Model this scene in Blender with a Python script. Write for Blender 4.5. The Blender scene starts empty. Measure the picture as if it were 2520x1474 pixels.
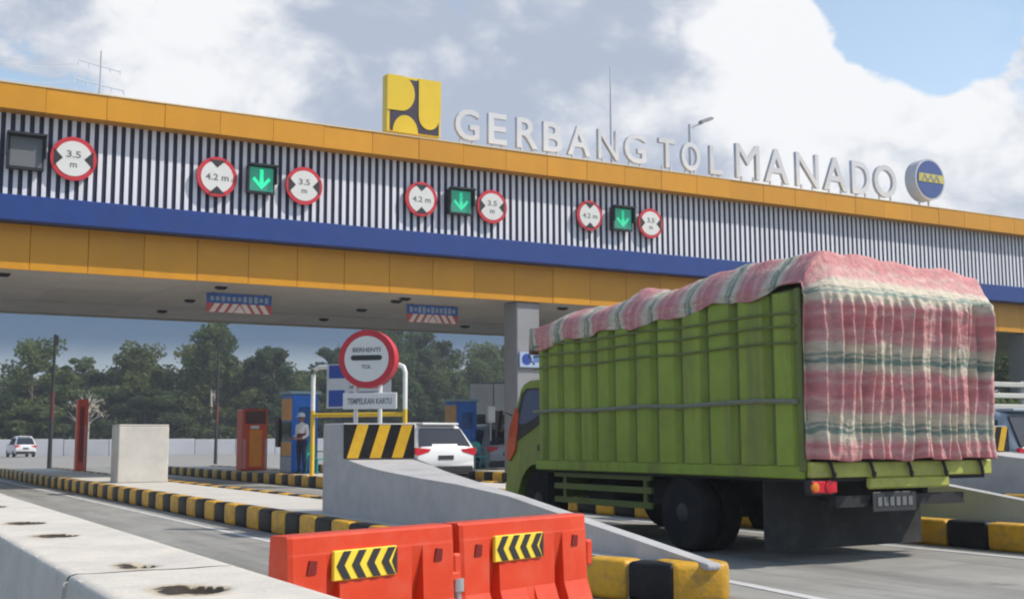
import bpy, bmesh, math, random
from mathutils import Vector, Matrix, noise
random.seed(7)
S = bpy.context.scene
COL = S.collection
PI = math.pi
# ------------------------------------------------------------------ camera
cam_d = bpy.data.cameras.new("camera")
cam = bpy.data.objects.new("camera", cam_d); COL.objects.link(cam)
cam_d.sensor_width = 36.0; cam_d.sensor_fit = 'HORIZONTAL'; cam_d.lens = 36.0*2901.2/2520.0
cam_d.clip_start = 0.05; cam_d.clip_end = 6000
RM = Matrix(((0.870, -0.055, -0.491), (-0.494, -0.105, -0.863), (-0.004, 0.993, -0.119)))
right = Vector((RM[0][0], RM[1][0], RM[2][0])).normalized()
back = Vector((RM[0][2], RM[1][2], RM[2][2])); back = (back-right*back.dot(right)).normalized()
up = back.cross(right)
cam.matrix_world = Matrix(((right.x, up.x, back.x, 0), (right.y, up.y, back.y, 0), (right.z, up.z, back.z, 1.2), (0, 0, 0, 1)))
S.camera = cam
# ------------------------------------------------------------------ light + sky
SUN = Vector((0.76, -0.50, 0.93)).normalized()
sl = bpy.data.lights.new("sun", 'SUN'); sl.energy = 4.6; sl.angle = math.radians(0.55); sl.color = (1.0, 0.93, 0.82)
so = bpy.data.objects.new("sun", sl); COL.objects.link(so)
so.rotation_euler = (-SUN).to_track_quat('-Z', 'Y').to_euler(); so.location = SUN*60
world = bpy.data.worlds.new("World"); S.world = world; world.use_nodes = True
def build_world():
    nt = world.node_tree; N = nt.nodes; L = nt.links; N.clear()
    def n(t, **k):
        o = N.new(t)
        for a, b in k.items(): setattr(o, a, b)
        return o
    def put(sock, v):
        if hasattr(v, 'is_output'): L.new(v, sock)
        else: sock.default_value = v
    def ma(op, a, b=0.0, c=None, clamp=False):
        o = n('ShaderNodeMath', operation=op, use_clamp=clamp); put(o.inputs[0], a); put(o.inputs[1], b)
        if c is not None: put(o.inputs[2], c)
        return o.outputs[0]
    def mr(v, a, b, c=0.0, d=1.0, smooth=True):
        o = n('ShaderNodeMapRange', interpolation_type='SMOOTHSTEP' if smooth else 'LINEAR'); put(o.inputs['Value'], v)
        for k, x in zip(('From Min', 'From Max', 'To Min', 'To Max'), (a, b, c, d)): o.inputs[k].default_value = x
        return o.outputs['Result']
    def mixc(f, a, b):
        o = n('ShaderNodeMix', data_type='RGBA'); put(o.inputs[0], f)
        put(o.inputs[6], a); put(o.inputs[7], b); return o.outputs[2]
    sky = n('ShaderNodeTexSky', sky_type='NISHITA', sun_disc=False)
    sky.sun_elevation = math.asin(SUN.z); sky.sun_rotation = math.atan2(SUN.x, SUN.y); sky.air_density = 1.0; sky.dust_density = 0.6; sky.ozone_density = 1.2
    tc = n('ShaderNodeTexCoord'); d = tc.outputs['Generated']
    sep = n('ShaderNodeSeparateXYZ'); L.new(d, sep.inputs[0]); z = sep.outputs[2]
    def fbm(scale, detail, rough, off, dist=0.0, flat=1.6):
        mp = n('ShaderNodeMapping'); L.new(d, mp.inputs[0]); mp.inputs['Location'].default_value = off; mp.inputs['Scale'].default_value = (1, 1, flat)
        t = n('ShaderNodeTexNoise'); L.new(mp.outputs[0], t.inputs['Vector']); t.inputs['Scale'].default_value = scale; t.inputs['Detail'].default_value = detail; t.inputs['Roughness'].default_value = rough; t.inputs['Distortion'].default_value = dist
        return t.outputs['Fac']
    def blob(v, deg, amp):
        dv = Vector(v).normalized()
        o = n('ShaderNodeVectorMath', operation='DOT_PRODUCT'); L.new(d, o.inputs[0]); o.inputs[1].default_value = dv
        return ma('MULTIPLY', mr(o.outputs['Value'], math.cos(math.radians(deg)), 1.0), amp)
    def add(*xs):
        r = xs[0]
        for x in xs[1:]: r = ma('ADD', r, x)
        return r
    def puffs(scale, off, det):
        return ma('ABSOLUTE', ma('SUBTRACT', ma('MULTIPLY', fbm(scale, det, .55, off, .35), 2.0), 1.0))
    pf = puffs(9.5, (.3, .2, .9), 4); pf2 = puffs(5, (1.3, 4.2, .1), 3)
    f1 = fbm(4.2, 9, 0.62, (3.1, 1.7, 0.4), 0.25); f2 = fbm(9.0, 8, 0.6, (7.7, 2.2, 5.1), 0.3); f3 = fbm(2.6, 4, 0.5, (1.2, 8.3, 3.3)); f4 = fbm(26, 6, 0.6, (2.2, 4.3, 9.3), .4)
    cov_bias = add(blob((.45, .83, .32), 22, .34), blob((.24, .92, .31), 15, .16), blob((.64, .70, .28), 8, .20), blob((.80, .56, .22), 10, .24),
                   blob((.700, .628, .343), 3.8, -.50), blob((.735, .60, .318), 3.4, -.46), blob((.72, .62, .29), 2.6, -.22), blob((.66, .60, .44), 10, -.40))
    cover = mr(add(f1, ma('MULTIPLY', ma('SUBTRACT', f2, 0.5), 0.55), ma('MULTIPLY', ma('SUBTRACT', f4, 0.5), 0.22), ma('MULTIPLY', ma('SUBTRACT', pf, .2), .22), cov_bias), 0.53, 0.655, .10, 1.0)
    lum_bias = add(blob((.655, .69, .315), 7, .45), blob((.70, .64, .25), 9, .22), blob((.235, .92, .305), 7, .32), blob((.79, .57, .24), 9, .06), blob((.43, .845, .325), 9, -.13), blob((.54, .78, .34), 8, -.06), blob((.33, .89, .345), 6, -.12), blob((.14,.95,.29), 8, .1))
    lum = mr(add(ma('MULTIPLY', f2, 1.1), ma('MULTIPLY', f4, .22), ma('MULTIPLY', f3, 0.45), ma('MULTIPLY', ma('SUBTRACT', pf, .2), .70), ma('MULTIPLY', ma('SUBTRACT', pf2, .2), .45), lum_bias), 0.62, 1.22)
    K = 10.0
    cloud = mixc(lum, (.47*K, .535*K, .665*K, 1), (.97*K, .98*K, 1.0*K, 1))
    # open sky away from the lit clouds keeps the physical blue
    blue = n('ShaderNodeMix', data_type='RGBA', blend_type='MULTIPLY'); blue.inputs[0].default_value = 1.0; L.new(sky.outputs[0], blue.inputs[6]); blue.inputs[7].default_value = (2.35, 2.2, 1.95, 1)
    c = mixc(cover, blue.outputs[2], cloud)
    # rain bank low over the horizon, paler rim at its foot
    bankcol = mixc(mr(ma('ADD', z, ma('MULTIPLY', ma('SUBTRACT', f1, .5), .03)), 0.055, 0.085), (.40*K, .47*K, .53*K, 1), (.10*K, .17*K, .275*K, 1))
    edge = ma('ADD', z, ma('MULTIPLY', ma('SUBTRACT', f1, 0.5), 0.05))
    c = mixc(mr(edge, 0.105, 0.15, 1.0, 0.0), c, bankcol)
    c = mixc(mr(z, -0.02, 0.0, 1.0, 0.0), c, (1.2, 1.3, 1.3, 1))
    bg = n('ShaderNodeBackground'); L.new(c, bg.inputs[0]); bg.inputs[1].default_value = 0.1
    out = n('ShaderNodeOutputWorld'); L.new(bg.outputs[0], out.inputs[0])
build_world()
S.view_settings.view_transform = 'Standard'; S.view_settings.look = 'None'
S.view_settings.exposure = -0.03; S.view_settings.gamma = 1.0; S.view_settings.use_curve_mapping = False
S.render.engine = 'CYCLES'
try:
    S.cycles.filter_width = 2.1
    S.cycles.max_bounces = 6; S.cycles.diffuse_bounces = 3; S.cycles.transmission_bounces = 2
except Exception: pass

# ------------------------------------------------------------------ materials
MATS = {}
def mat(name, col, rough=0.7, var=0.12, scale=6.0, bump=0.0, bscale=40.0, metal=0.0, spec=0.4, coat=0.0, emit=None, dirt=None, dirtscale=2.0, dirtamt=0.5, streak=False, trans=0.0):
    if name in MATS: return MATS[name]
    m = bpy.data.materials.new(name); m.use_nodes = True; nt = m.node_tree; N = nt.nodes; L = nt.links
    b = N['Principled BSDF']; b.inputs['Roughness'].default_value = rough; b.inputs['Metallic'].default_value = metal
    b.inputs['Specular IOR Level'].default_value = spec; b.inputs['Coat Weight'].default_value = coat
    tc = N.new('ShaderNodeTexCoord'); oi = N.new('ShaderNodeObjectInfo')
    va = N.new('ShaderNodeVectorMath'); va.operation = 'ADD'; L.new(tc.outputs['Object'], va.inputs[0])
    cb = N.new('ShaderNodeCombineXYZ'); ml = N.new('ShaderNodeMath'); ml.operation = 'MULTIPLY'; ml.inputs[1].default_value = 37.0
    L.new(oi.outputs['Random'], ml.inputs[0])
    for i in range(3): L.new(ml.outputs[0], cb.inputs[i])
    L.new(cb.outputs[0], va.inputs[1]); vec = va.outputs[0]
    t = N.new('ShaderNodeTexNoise'); t.inputs['Scale'].default_value = scale; t.inputs['Detail'].default_value = 6; t.inputs['Roughness'].default_value = 0.65; L.new(vec, t.inputs['Vector'])
    r = N.new('ShaderNodeMapRange'); r.inputs['From Min'].default_value = .3; r.inputs['From Max'].default_value = .7; r.inputs['To Min'].default_value = 1-var; r.inputs['To Max'].default_value = 1+var; L.new(t.outputs['Fac'], r.inputs['Value'])
    mx = N.new('ShaderNodeVectorMath'); mx.operation = 'SCALE'; mx.inputs[0].default_value = col[:3]; L.new(r.outputs[0], mx.inputs['Scale'])
    tr = N.new('ShaderNodeMapRange'); L.new(oi.outputs['Random'], tr.inputs[0]); tr.inputs[3].default_value = .93; tr.inputs[4].default_value = 1.06
    m2 = N.new('ShaderNodeVectorMath'); m2.operation = 'SCALE'; L.new(mx.outputs[0], m2.inputs[0]); L.new(tr.outputs[0], m2.inputs['Scale'])
    cur = m2.outputs[0]
    if dirt:
        t2 = N.new('ShaderNodeTexNoise'); t2.inputs['Scale'].default_value = dirtscale; t2.inputs['Detail'].default_value = 8; t2.inputs['Roughness'].default_value = .7
        if streak:
            mp = N.new('ShaderNodeMapping'); mp.inputs['Scale'].default_value = (1, 1, .12); L.new(vec, mp.inputs[0]); L.new(mp.outputs[0], t2.inputs['Vector'])
        else: L.new(vec, t2.inputs['Vector'])
        r2 = N.new('ShaderNodeMapRange'); r2.inputs['From Min'].default_value = .48; r2.inputs['From Max'].default_value = .72; r2.inputs['To Max'].default_value = dirtamt; L.new(t2.outputs['Fac'], r2.inputs['Value'])
        mc = N.new('ShaderNodeMix'); mc.data_type = 'RGBA'; L.new(r2.outputs[0], mc.inputs[0]); L.new(cur, mc.inputs[6]); mc.inputs[7].default_value = (*dirt, 1); cur = mc.outputs[2]
    L.new(cur, b.inputs['Base Color'])
    if bump:
        t3 = N.new('ShaderNodeTexNoise'); t3.inputs['Scale'].default_value = bscale; t3.inputs['Detail'].default_value = 4; L.new(vec, t3.inputs['Vector'])
        bp = N.new('ShaderNodeBump'); bp.inputs['Strength'].default_value = bump; bp.inputs['Distance'].default_value = .02; L.new(t3.outputs['Fac'], bp.inputs['Height']); L.new(bp.outputs[0], b.inputs['Normal'])
    if emit:
        b.inputs['Emission Color'].default_value = (*emit[0], 1); b.inputs['Emission Strength'].default_value = emit[1]
    MATS[name] = m; return m
YEL = mat('yellow_panel', (.61, .27, .008), .42, .06, 1.2, dirt=(.50, .23, .02), dirtscale=1.0, dirtamt=.4, streak=True)
BLUE = mat('blue_band', (.012, .045, .215), .45, .1, 1.5, dirt=(.03, .06, .16), dirtamt=.4)
NAVY = mat('navy_backing', (.016, .018, .05), .6, .15)
SLATW = mat('white_slat', (.74, .74, .80), .4, .05, 3, dirt=(.5, .5, .52), dirtscale=3, dirtamt=.3)
SOFF = mat('soffit_panel', (.50, .46, .41), .7, .06, .8, dirt=(.38, .35, .30), dirtscale=.7, dirtamt=.5)
DARK = mat('dark_plastic', (.02, .021, .024), .55, .15)
BLACK = mat('black_paint', (.006, .006, .009), .55, .25, 5, spec=.25, dirt=(.05, .04, .035), dirtscale=4, dirtamt=.35)
KYEL = mat('kerb_yellow', (.64, .34, .016), .5, .14, 7, .2, 30, dirt=(.17, .12, .06), dirtscale=4.5, dirtamt=.75)
CONC = mat('concrete', (.42, .415, .42), .85, .09, 3, .25, 60, dirt=(.25, .25, .26), dirtscale=1.7, dirtamt=.5)
CONCL = mat('pale_concrete', (.56, .53, .48), .85, .09, 2.5, .2, 60, dirt=(.36, .33, .29), dirtscale=1.2, dirtamt=.5)
COLM = mat('column_concrete', (.25, .25, .26), .8, .08, 2)
STEEL = mat('galvanised_steel', (.45, .46, .48), .4, .1, 6, metal=.6)
GREYL = mat('letter_side', (.54, .54, .58), .5, .08, 4)
WHITEP = mat('white_paint', (.76, .76, .76), .4, .06, 4)
CREAM = mat('letter_face', (.62, .62, .65), .45, .05, 3)
LOGOY = mat('logo_yellow', (.72, .50, .02), .4, .05, 2)
LOGOD = mat('logo_dark', (.035, .025, .05), .5, .1)
REDS = mat('sign_red', (.52, .03, .045), .45, .08, 5)
SIGNW = mat('sign_white', (.68, .68, .66), .45, .05, 4)
INK = mat('sign_ink', (.03, .03, .035), .5, .05)
INKG = mat('sign_ink_grey', (.16, .16, .17), .5, .05)
SBLUE = mat('sign_blue', (.02, .06, .32), .45, .08)
PALEB = mat('sign_pale_blue', (.36, .45, .62), .5, .08)
SCREEN = mat('dark_screen', (.13, .14, .15), .6, .1, 60)
SCREENG = mat('green_screen', (.02, .12, .09), .5, .25, 60, emit=((.03, .30, .20), .6))
GREENLED = mat('green_arrow_light', (.02, .5, .2), .5, .1, emit=((.02, .85, .38), .95))
GREENDIM = mat('dim_green_arrow_light', (.02, .4, .2), .5, .1, emit=((.02, .55, .28), .8))
TGREEN = mat('truck_green', (.225, .31, .035), .45, .14, 2.2, .6, 3.0, spec=.35, dirt=(.13, .12, .055), dirtscale=2.4, dirtamt=.75, streak=True)
TGREEN2 = mat('truck_green_dull', (.12, .155, .035), .5, .15, 4, dirt=(.1, .1, .06), dirtscale=4, dirtamt=.5)
TYELG = mat('truck_yellow_green', (.40, .42, .09), .45, .12, 4, dirt=(.16, .15, .08), dirtscale=5, dirtamt=.5)
RUB = mat('rubber', (.012, .012, .014), .85, .2, 8, .2, 40, spec=.2, dirt=(.05, .045, .04), dirtscale=3, dirtamt=.4)
FLAP = mat('mudflap_rubber', (.020, .021, .024), .7, .25, 3, dirt=(.10, .095, .085), dirtscale=2.2, dirtamt=.5)
CHASS = mat('chassis', (.02, .02, .022), .7, .2)
GLASS = mat('dark_glass', (.012, .018, .03), .08, .05, spec=.6)
GLASSB = mat('blue_tinted_glass', (.008, .025, .10), .12, .15, 2, spec=.6)
ORANGE = mat('orange_red_trim', (.55, .075, .02), .45, .12, 8)
LAMPR = mat('red_lens', (.55, .015, .03), .25, .1, 10)
LAMPO = mat('amber_lens', (.65, .2, .02), .3, .1)
ROPE = mat('grey_rope', (.20, .22, .16), .8, .15, 20)
PLATE = mat('number_plate', (.035, .036, .04), .5, .1)
BARR = mat('barrier_plastic', (.62, .048, .012), .42, .1, 3, .05, 20, dirt=(.50, .12, .07), dirtscale=6, dirtamt=.5)
REFY = mat('reflective_yellow', (.78, .58, .05), .4, .06, 8)
WCAR = mat('white_car_paint', (.74, .74, .75), .3, .03, 2, coat=.4)
GCAR = mat('grey_car_paint', (.30, .30, .33), .35, .05, 2, coat=.3)
BGCAR = mat('blue_grey_car_paint', (.24, .29, .35), .35, .05, 2, coat=.3)
RIM = mat('wheel_rim', (.35, .35, .36), .4, .1, metal=.5)
BOOTHB = mat('booth_blue', (.01, .13, .52), .4, .1, 2)
BOOTHO = mat('booth_orange', (.62, .27, .04), .5, .12, 3)
MRED = mat('machine_red', (.72, .085, .03), .45, .12, 3)
MORA = mat('machine_orange', (.80, .26, .02), .45, .12, 3)
TEAL = mat('teal_plastic', (.01, .26, .24), .4, .1)
PYEL = mat('pipe_yellow', (.66, .44, .03), .4, .1, 4)
TRUNK = mat('bark', (.13, .10, .075), .9, .25, 5, .4, 12)
TRUNKP = mat('pale_bark', (.42, .38, .33), .9, .2, 5)
SKIN = mat('skin', (.25, .13, .08), .6, .05)
SHIRT = mat('white_shirt', (.70, .70, .70), .8, .05)
VEST = mat('maroon_vest', (.14, .03, .035), .8, .1)
TROUS = mat('navy_trousers', (.012, .016, .05), .85, .1)
BOXG = mat('grey_box_panel', (.70, .68, .65), .6, .08, 2)
ROADM = mat('pavement_concrete', (.275, .27, .25), .85, .12, 1.3, .25, 70, dirt=(.19, .185, .175), dirtscale=.55, dirtamt=.7)
def road_tracks():
    nt = ROADM.node_tree; N = nt.nodes; L = nt.links; p = N['Principled BSDF']; src = p.inputs['Base Color'].links[0].from_socket
    g = N.new('ShaderNodeNewGeometry')
    def nz(sc, scale, det, lo, hi, to):
        mp = N.new('ShaderNodeMapping'); mp.inputs['Scale'].default_value = sc; L.new(g.outputs['Position'], mp.inputs[0])
        t = N.new('ShaderNodeTexNoise'); t.inputs['Scale'].default_value = scale; t.inputs['Detail'].default_value = det; t.inputs['Roughness'].default_value = .65; L.new(mp.outputs[0], t.inputs['Vector'])
        r = N.new('ShaderNodeMapRange'); L.new(t.outputs['Fac'], r.inputs[0]); r.inputs[1].default_value = lo; r.inputs[2].default_value = hi; r.inputs[4].default_value = to; return r.outputs[0]
    cur = src
    for f, c in ((nz((1, .05, 1), 1.5, 5, .48, .68, .75), (.12, .118, .115)), (nz((1, .10, 1), 5, 4, .55, .75, .5), (.10, .098, .095)), (nz((1, 1, 1), 1.1, 7, .60, .70, .55), (.09, .085, .08)), (nz((.15, 1, 1), 1.8, 5, .58, .7, .35), (.15, .148, .14))):
        m = N.new('ShaderNodeMix'); m.data_type = 'RGBA'; L.new(f, m.inputs[0]); L.new(cur, m.inputs[6]); m.inputs[7].default_value = (*c, 1); cur = m.outputs[2]
    L.new(cur, p.inputs['Base Color'])
road_tracks()
ASPH = mat('asphalt', (.12, .118, .115), .9, .15, 1.5, .3, 80)
FARR = mat('far_road', (.26, .25, .235), .9, .12, .25)
SOIL = mat('soil_grass', (.10, .11, .045), .95, .3, .15)
LINEW = mat('road_paint', (.54, .54, .54), .7, .12, 4, dirt=(.27, .27, .26), dirtscale=2.2, dirtamt=.85)
FARW = mat('far_wall', (.40, .41, .45), .85, .08, .4)
BANK = mat('bank_grass', (.06, .08, .03), .95, .35, .8)
def leafmat(name, a, b):
    m = bpy.data.materials.new(name); m.use_nodes = True; nt = m.node_tree; N = nt.nodes; L = nt.links; p = N['Principled BSDF']
    tc = N.new('ShaderNodeTexCoord'); oi = N.new('ShaderNodeObjectInfo'); t = N.new('ShaderNodeTexNoise'); t.inputs['Scale'].default_value = .55; t.inputs['Detail'].default_value = 5
    L.new(tc.outputs['Object'], t.inputs['Vector'])
    ad = N.new('ShaderNodeMath'); ad.operation = 'MULTIPLY_ADD'; L.new(oi.outputs['Random'], ad.inputs[0]); ad.inputs[1].default_value = .45; L.new(t.outputs['Fac'], ad.inputs[2])
    mr = N.new('ShaderNodeMapRange'); mr.inputs['From Min'].default_value = .4; mr.inputs['From Max'].default_value = 1.0; L.new(ad.outputs[0], mr.inputs['Value'])
    mx = N.new('ShaderNodeMix'); mx.data_type = 'RGBA'; L.new(mr.outputs[0], mx.inputs[0]); mx.inputs[6].default_value = (*a, 1); mx.inputs[7].default_value = (*b, 1)
    N.remove(p); df = N.new('ShaderNodeBsdfDiffuse'); tl = N.new('ShaderNodeBsdfTranslucent'); ms = N.new('ShaderNodeMixShader'); ms.inputs[0].default_value = .42
    L.new(mx.outputs[2], df.inputs[0]); L.new(mx.outputs[2], tl.inputs[0]); L.new(df.outputs[0], ms.inputs[1]); L.new(tl.outputs[0], ms.inputs[2]); L.new(ms.outputs[0], N['Material Output'].inputs[0])
    MATS[name] = m; return m
LEAF = leafmat('leaf', (.062, .10, .046), (.150, .19, .08))
LEAFD = leafmat('dark_leaf', (.048, .08, .046), (.105, .142, .066))
LEAFY = leafmat('yellowish_leaf', (.075, .10, .036), (.155, .175, .065))

# ------------------------------------------------------------------ helpers
def tag(o, label=None, cat=None, group=None, kind=None):
    if label: o['label'] = label
    if cat: o['category'] = cat
    if group: o['group'] = group
    if kind: o['kind'] = kind
    return o
def thing(name, label, cat, loc=(0, 0, 0), rz=0.0, group=None):
    o = bpy.data.objects.new(name, None); COL.objects.link(o); o.location = loc; o.rotation_euler = (0, 0, rz); o.empty_display_size = .3
    return tag(o, label, cat, group)
def finish(name, bm, mats, parent=None, loc=(0, 0, 0), rot=(0, 0, 0), smooth=False, bevel=0.0, seg=1):
    if bevel: bmesh.ops.bevel(bm, geom=list(bm.edges), offset=bevel, segments=seg, profile=.5, affect='EDGES', clamp_overlap=True)
    bmesh.ops.recalc_face_normals(bm, faces=list(bm.faces))
    me = bpy.data.meshes.new(name); bm.to_mesh(me); bm.free()
    for m in (mats if isinstance(mats, (list, tuple)) else [mats]): me.materials.append(m)
    if smooth:
        for p in me.polygons: p.use_smooth = True
        try: me.set_sharp_from_angle(angle=math.radians(40))
        except Exception: pass
    o = bpy.data.objects.new(name, me); COL.objects.link(o); o.parent = parent; o.location = loc; o.rotation_euler = rot
    return o
def inst(src, name, parent=None, loc=(0, 0, 0), rot=(0, 0, 0)):
    o = src.copy(); o.name = name; COL.objects.link(o); o.parent = parent; o.location = loc; o.rotation_euler = rot; return o
def dup(root, loc, label=None, rz=None, scale=None):
    r = root.copy(); COL.objects.link(r); r.location = loc
    if rz is not None: r.rotation_euler = (0, 0, rz)
    if scale: r.scale = scale
    if label: r['label'] = label
    for ch in list(root.children):
        c = ch.copy(); COL.objects.link(c); c.parent = r
        for g in list(ch.children):
            d = g.copy(); COL.objects.link(d); d.parent = c
    return r
def interp(t, pts):
    for (a, va), (c, vc) in zip(pts, pts[1:]):
        if t <= c: return va+(vc-va)*max(0, min(1, (t-a)/(c-a)))
    return pts[-1][1]
def NB(): return bmesh.new()
def box(bm, x0, x1, y0, y1, z0, z1, mi=0):
    v = [bm.verts.new(p) for p in ((x0, y0, z0), (x1, y0, z0), (x1, y1, z0), (x0, y1, z0), (x0, y0, z1), (x1, y0, z1), (x1, y1, z1), (x0, y1, z1))]
    for q in ((0, 3, 2, 1), (4, 5, 6, 7), (0, 1, 5, 4), (1, 2, 6, 5), (2, 3, 7, 6), (3, 0, 4, 7)):
        f = bm.faces.new([v[i] for i in q]); f.material_index = mi
    return v
def prism(bm, pts, axis, a0, a1, mi=0):
    """polygon in the two other axes, extruded along axis (0 x, 1 y, 2 z)"""
    def mk(p, a): 
        return {0: (a, p[0], p[1]), 1: (p[0], a, p[1]), 2: (p[0], p[1], a)}[axis]
    A = [bm.verts.new(mk(p, a0)) for p in pts]; B = [bm.verts.new(mk(p, a1)) for p in pts]
    n = len(pts); fs = [bm.faces.new(A), bm.faces.new(B[::-1])]
    for i in range(n): fs.append(bm.faces.new((A[i], B[i], B[(i+1) % n], A[(i+1) % n])))
    for f in fs: f.material_index = mi
def tube(bm, pts, r, seg=8, mi=0, cap=True):
    pts = [Vector(p) for p in pts]; rs = r if isinstance(r, (list, tuple)) else [r]*len(pts); rings = []
    for i, p in enumerate(pts):
        t = (pts[min(i+1, len(pts)-1)]-pts[max(i-1, 0)]).normalized()
        a = t.cross(Vector((0, 0, 1)) if abs(t.z) < .95 else Vector((1, 0, 0))).normalized(); b = t.cross(a)
        rings.append([bm.verts.new(p+(a*math.cos(2*PI*k/seg)+b*math.sin(2*PI*k/seg))*rs[i]) for k in range(seg)])
    for A, B in zip(rings, rings[1:]):
        for k in range(seg):
            f = bm.faces.new((A[k], A[(k+1) % seg], B[(k+1) % seg], B[k])); f.material_index = mi
    if cap:
        for R in (rings[0], rings[-1]):
            f = bm.faces.new(R); f.material_index = mi
def disc(bm, cx, cz, r, y0, y1, seg=32, mi=0, ry=None):
    prism(bm, [(cx+r*math.cos(2*PI*k/seg), cz+(ry or r)*math.sin(2*PI*k/seg)) for k in range(seg)], 1, y0, y1, mi)
def lathe(bm, prof, axis='x', seg=24, c=(0, 0, 0), mi=0):
    rings = []
    for a, r in prof:
        ring = []
        for k in range(seg):
            u, w = r*math.cos(2*PI*k/seg), r*math.sin(2*PI*k/seg)
            p = {'x': (a, u, w), 'y': (u, a, w), 'z': (u, w, a)}[axis]
            ring.append(bm.verts.new((p[0]+c[0], p[1]+c[1], p[2]+c[2])))
        rings.append(ring)
    for A, B in zip(rings, rings[1:]):
        for k in range(seg):
            f = bm.faces.new((A[k], A[(k+1) % seg], B[(k+1) % seg], B[k])); f.material_index = mi
    for R in (rings[0], rings[-1]):
        f = bm.faces.new(R); f.material_index = mi
_tc = {}
def text_mesh(s, bold=0.02, extr=0.02):
    key = (s, bold, extr)
    if key in _tc: return _tc[key]
    cu = bpy.data.curves.new('t', 'FONT'); cu.body = s; cu.size = 1.0; cu.extrude = extr; cu.offset = bold; cu.resolution_u = 4; cu.align_x = 'CENTER'
    o = bpy.data.objects.new('t', cu); COL.objects.link(o)
    dg = bpy.context.evaluated_depsgraph_get(); me = bpy.data.meshes.new_from_object(o.evaluated_get(dg))
    bpy.data.objects.remove(o); _tc[key] = me; return me
def text(name, s, m, parent, x, y, z, h, w=None, depth=.006, bold=.02):
    """upright lettering facing -Y, centred at x, z, cap height h, optional total width w"""
    me = text_mesh(s, bold, .5).copy(); me.materials.clear()
    for k in (m if isinstance(m, (list, tuple)) else [m]): me.materials.append(k)
    xs = [v.co.x for v in me.vertices]; ys = [v.co.y for v in me.vertices]
    x0, x1, y0, y1 = min(xs), max(xs), min(ys), max(ys); sy = h/(y1-y0); sx = (w/(x1-x0)) if w else sy
    for v in me.vertices:
        a, b, c = v.co; v.co = ((a-(x0+x1)/2)*sx, -c*depth, (b-(y0+y1)/2)*sy)
    if isinstance(m, (list, tuple)) and len(m) > 1:
        for p in me.polygons: p.material_index = 0 if p.normal.y < -.5 or p.normal.z > 2 else 1
        me.update()
        for p in me.polygons: p.material_index = 0 if abs(p.normal.y) > .7 else 1
    o = bpy.data.objects.new(name, me); COL.objects.link(o); o.parent = parent; o.location = (x, y, z); return o

# ------------------------------------------------------------------ setting: ground, road, hills
bm = NB()
bmesh.ops.create_grid(bm, x_segments=2, y_segments=2, size=2500); bmesh.ops.translate(bm, vec=(0, 0, -.09), verts=bm.verts)
tag(finish('ground', bm, SOIL), kind='structure')
bm = NB(); box(bm, -60, 140, 60, 114.5, -.30, -.004); tag(finish('far_road', bm, FARR), kind='structure')
bm = NB(); box(bm, -60, 60, -12, 60, -.30, -.03)
road = tag(finish('road', bm, ASPH), kind='structure')
xs = [-16, -10, -4, 1.0, 6.0, 11.8, 17.7, 23.6, 29.5, 36, 43]
ys = [-10, -5.5, -1, 4.0, 9.0, 14.0, 19.0, 24.0, 29.0, 34.0, 39.0, 44, 49, 54, 60]
protos = {}
for i in range(len(xs)-1):
    for j in range(len(ys)-1):
        w, l = xs[i+1]-xs[i]-.014, ys[j+1]-ys[j]-.014; key = (round(w, 3), round(l, 3))
        if key not in protos:
            b = NB(); box(b, 0, w, 0, l, -.08, 0); protos[key] = finish('slab', b, ROADM, road, (xs[i]+.007, ys[j]+.007, random.uniform(-.002, .002)))
        else: inst(protos[key], 'slab', road, (xs[i]+.007, ys[j]+.007, random.uniform(-.002, .002)))
for x, x2, y0, y1 in ((4.58, 4.67, 6.0, 58), (1.42, 1.51, 0, 58), (10.42, 10.54, 6, 58), (16.3, 16.42, 6, 58), (22.2, 22.32, 6, 58)):
    b = NB(); box(b, x, x2, y0, y1, .003, .006); tag(finish('lane_marking', b, LINEW), kind='structure')
for dx in (0, 5.88, 11.76):
    b = NB()
    prism(b, [(6.30+dx, 5.6), (6.42+dx, 5.6), (6.72+dx, 7.8), (7.33+dx, 14), (7.33+dx, 58), (7.21+dx, 58), (7.21+dx, 14), (6.60+dx, 7.8)], 2, .003, .006); tag(finish('lane_marking', b, LINEW), kind='structure')
# wooded rise behind the plaza
bm = NB(); nx, ny = 60, 14; vs = []
for j in range(ny):
    row = []
    for i in range(nx):
        x = -60+i*300/(nx-1); y = 117+j*9; t = j/(ny-1); h = 7.5*(1-math.exp(-t*5))*(.75+.25*noise.noise(Vector((x*.02, y*.02, 0))))
        row.append(bm.verts.new((x, y, -.2+h)))
    vs.append(row)
for j in range(ny-1):
    for i in range(nx-1): bm.faces.new((vs[j][i], vs[j][i+1], vs[j+1][i+1], vs[j+1][i]))
tag(finish('hill', bm, BANK, smooth=True), kind='structure')

# ------------------------------------------------------------------ toll gate canopy
GX0, GX1 = -9.0, 52.0
gate = thing('toll_gate_canopy', 'long toll gate canopy with yellow cornice, blue band and white vertical slats', 'toll gate', (20, 35, 0))
def gp(name, bm, m, **k): return finish(name, bm, m, gate, (-20, -35, 0), **k)
b = NB(); box(b, GX0, GX1, 30.66, 40.9, 5.56, 9.60); gp('canopy_body', b, NAVY)
b = NB(); box(b, GX0, GX1, 30.376, 30.655, 6.50, 9.40); gp('slat_backing', b, NAVY)
b = NB(); box(b, GX0, GX1, 30.08, 30.37, 6.50, 7.125); gp('blue_band', b, BLUE, bevel=.02)
b = NB(); box(b, GX0, GX1, 30.65, 41.1, 9.605, 9.62); gp('roof_sheet', b, STEEL)
b = NB(); box(b, GX0, GX1, 40.92, 41.05, 5.36, 9.5); gp('rear_fascia', b, SOFF)
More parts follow.
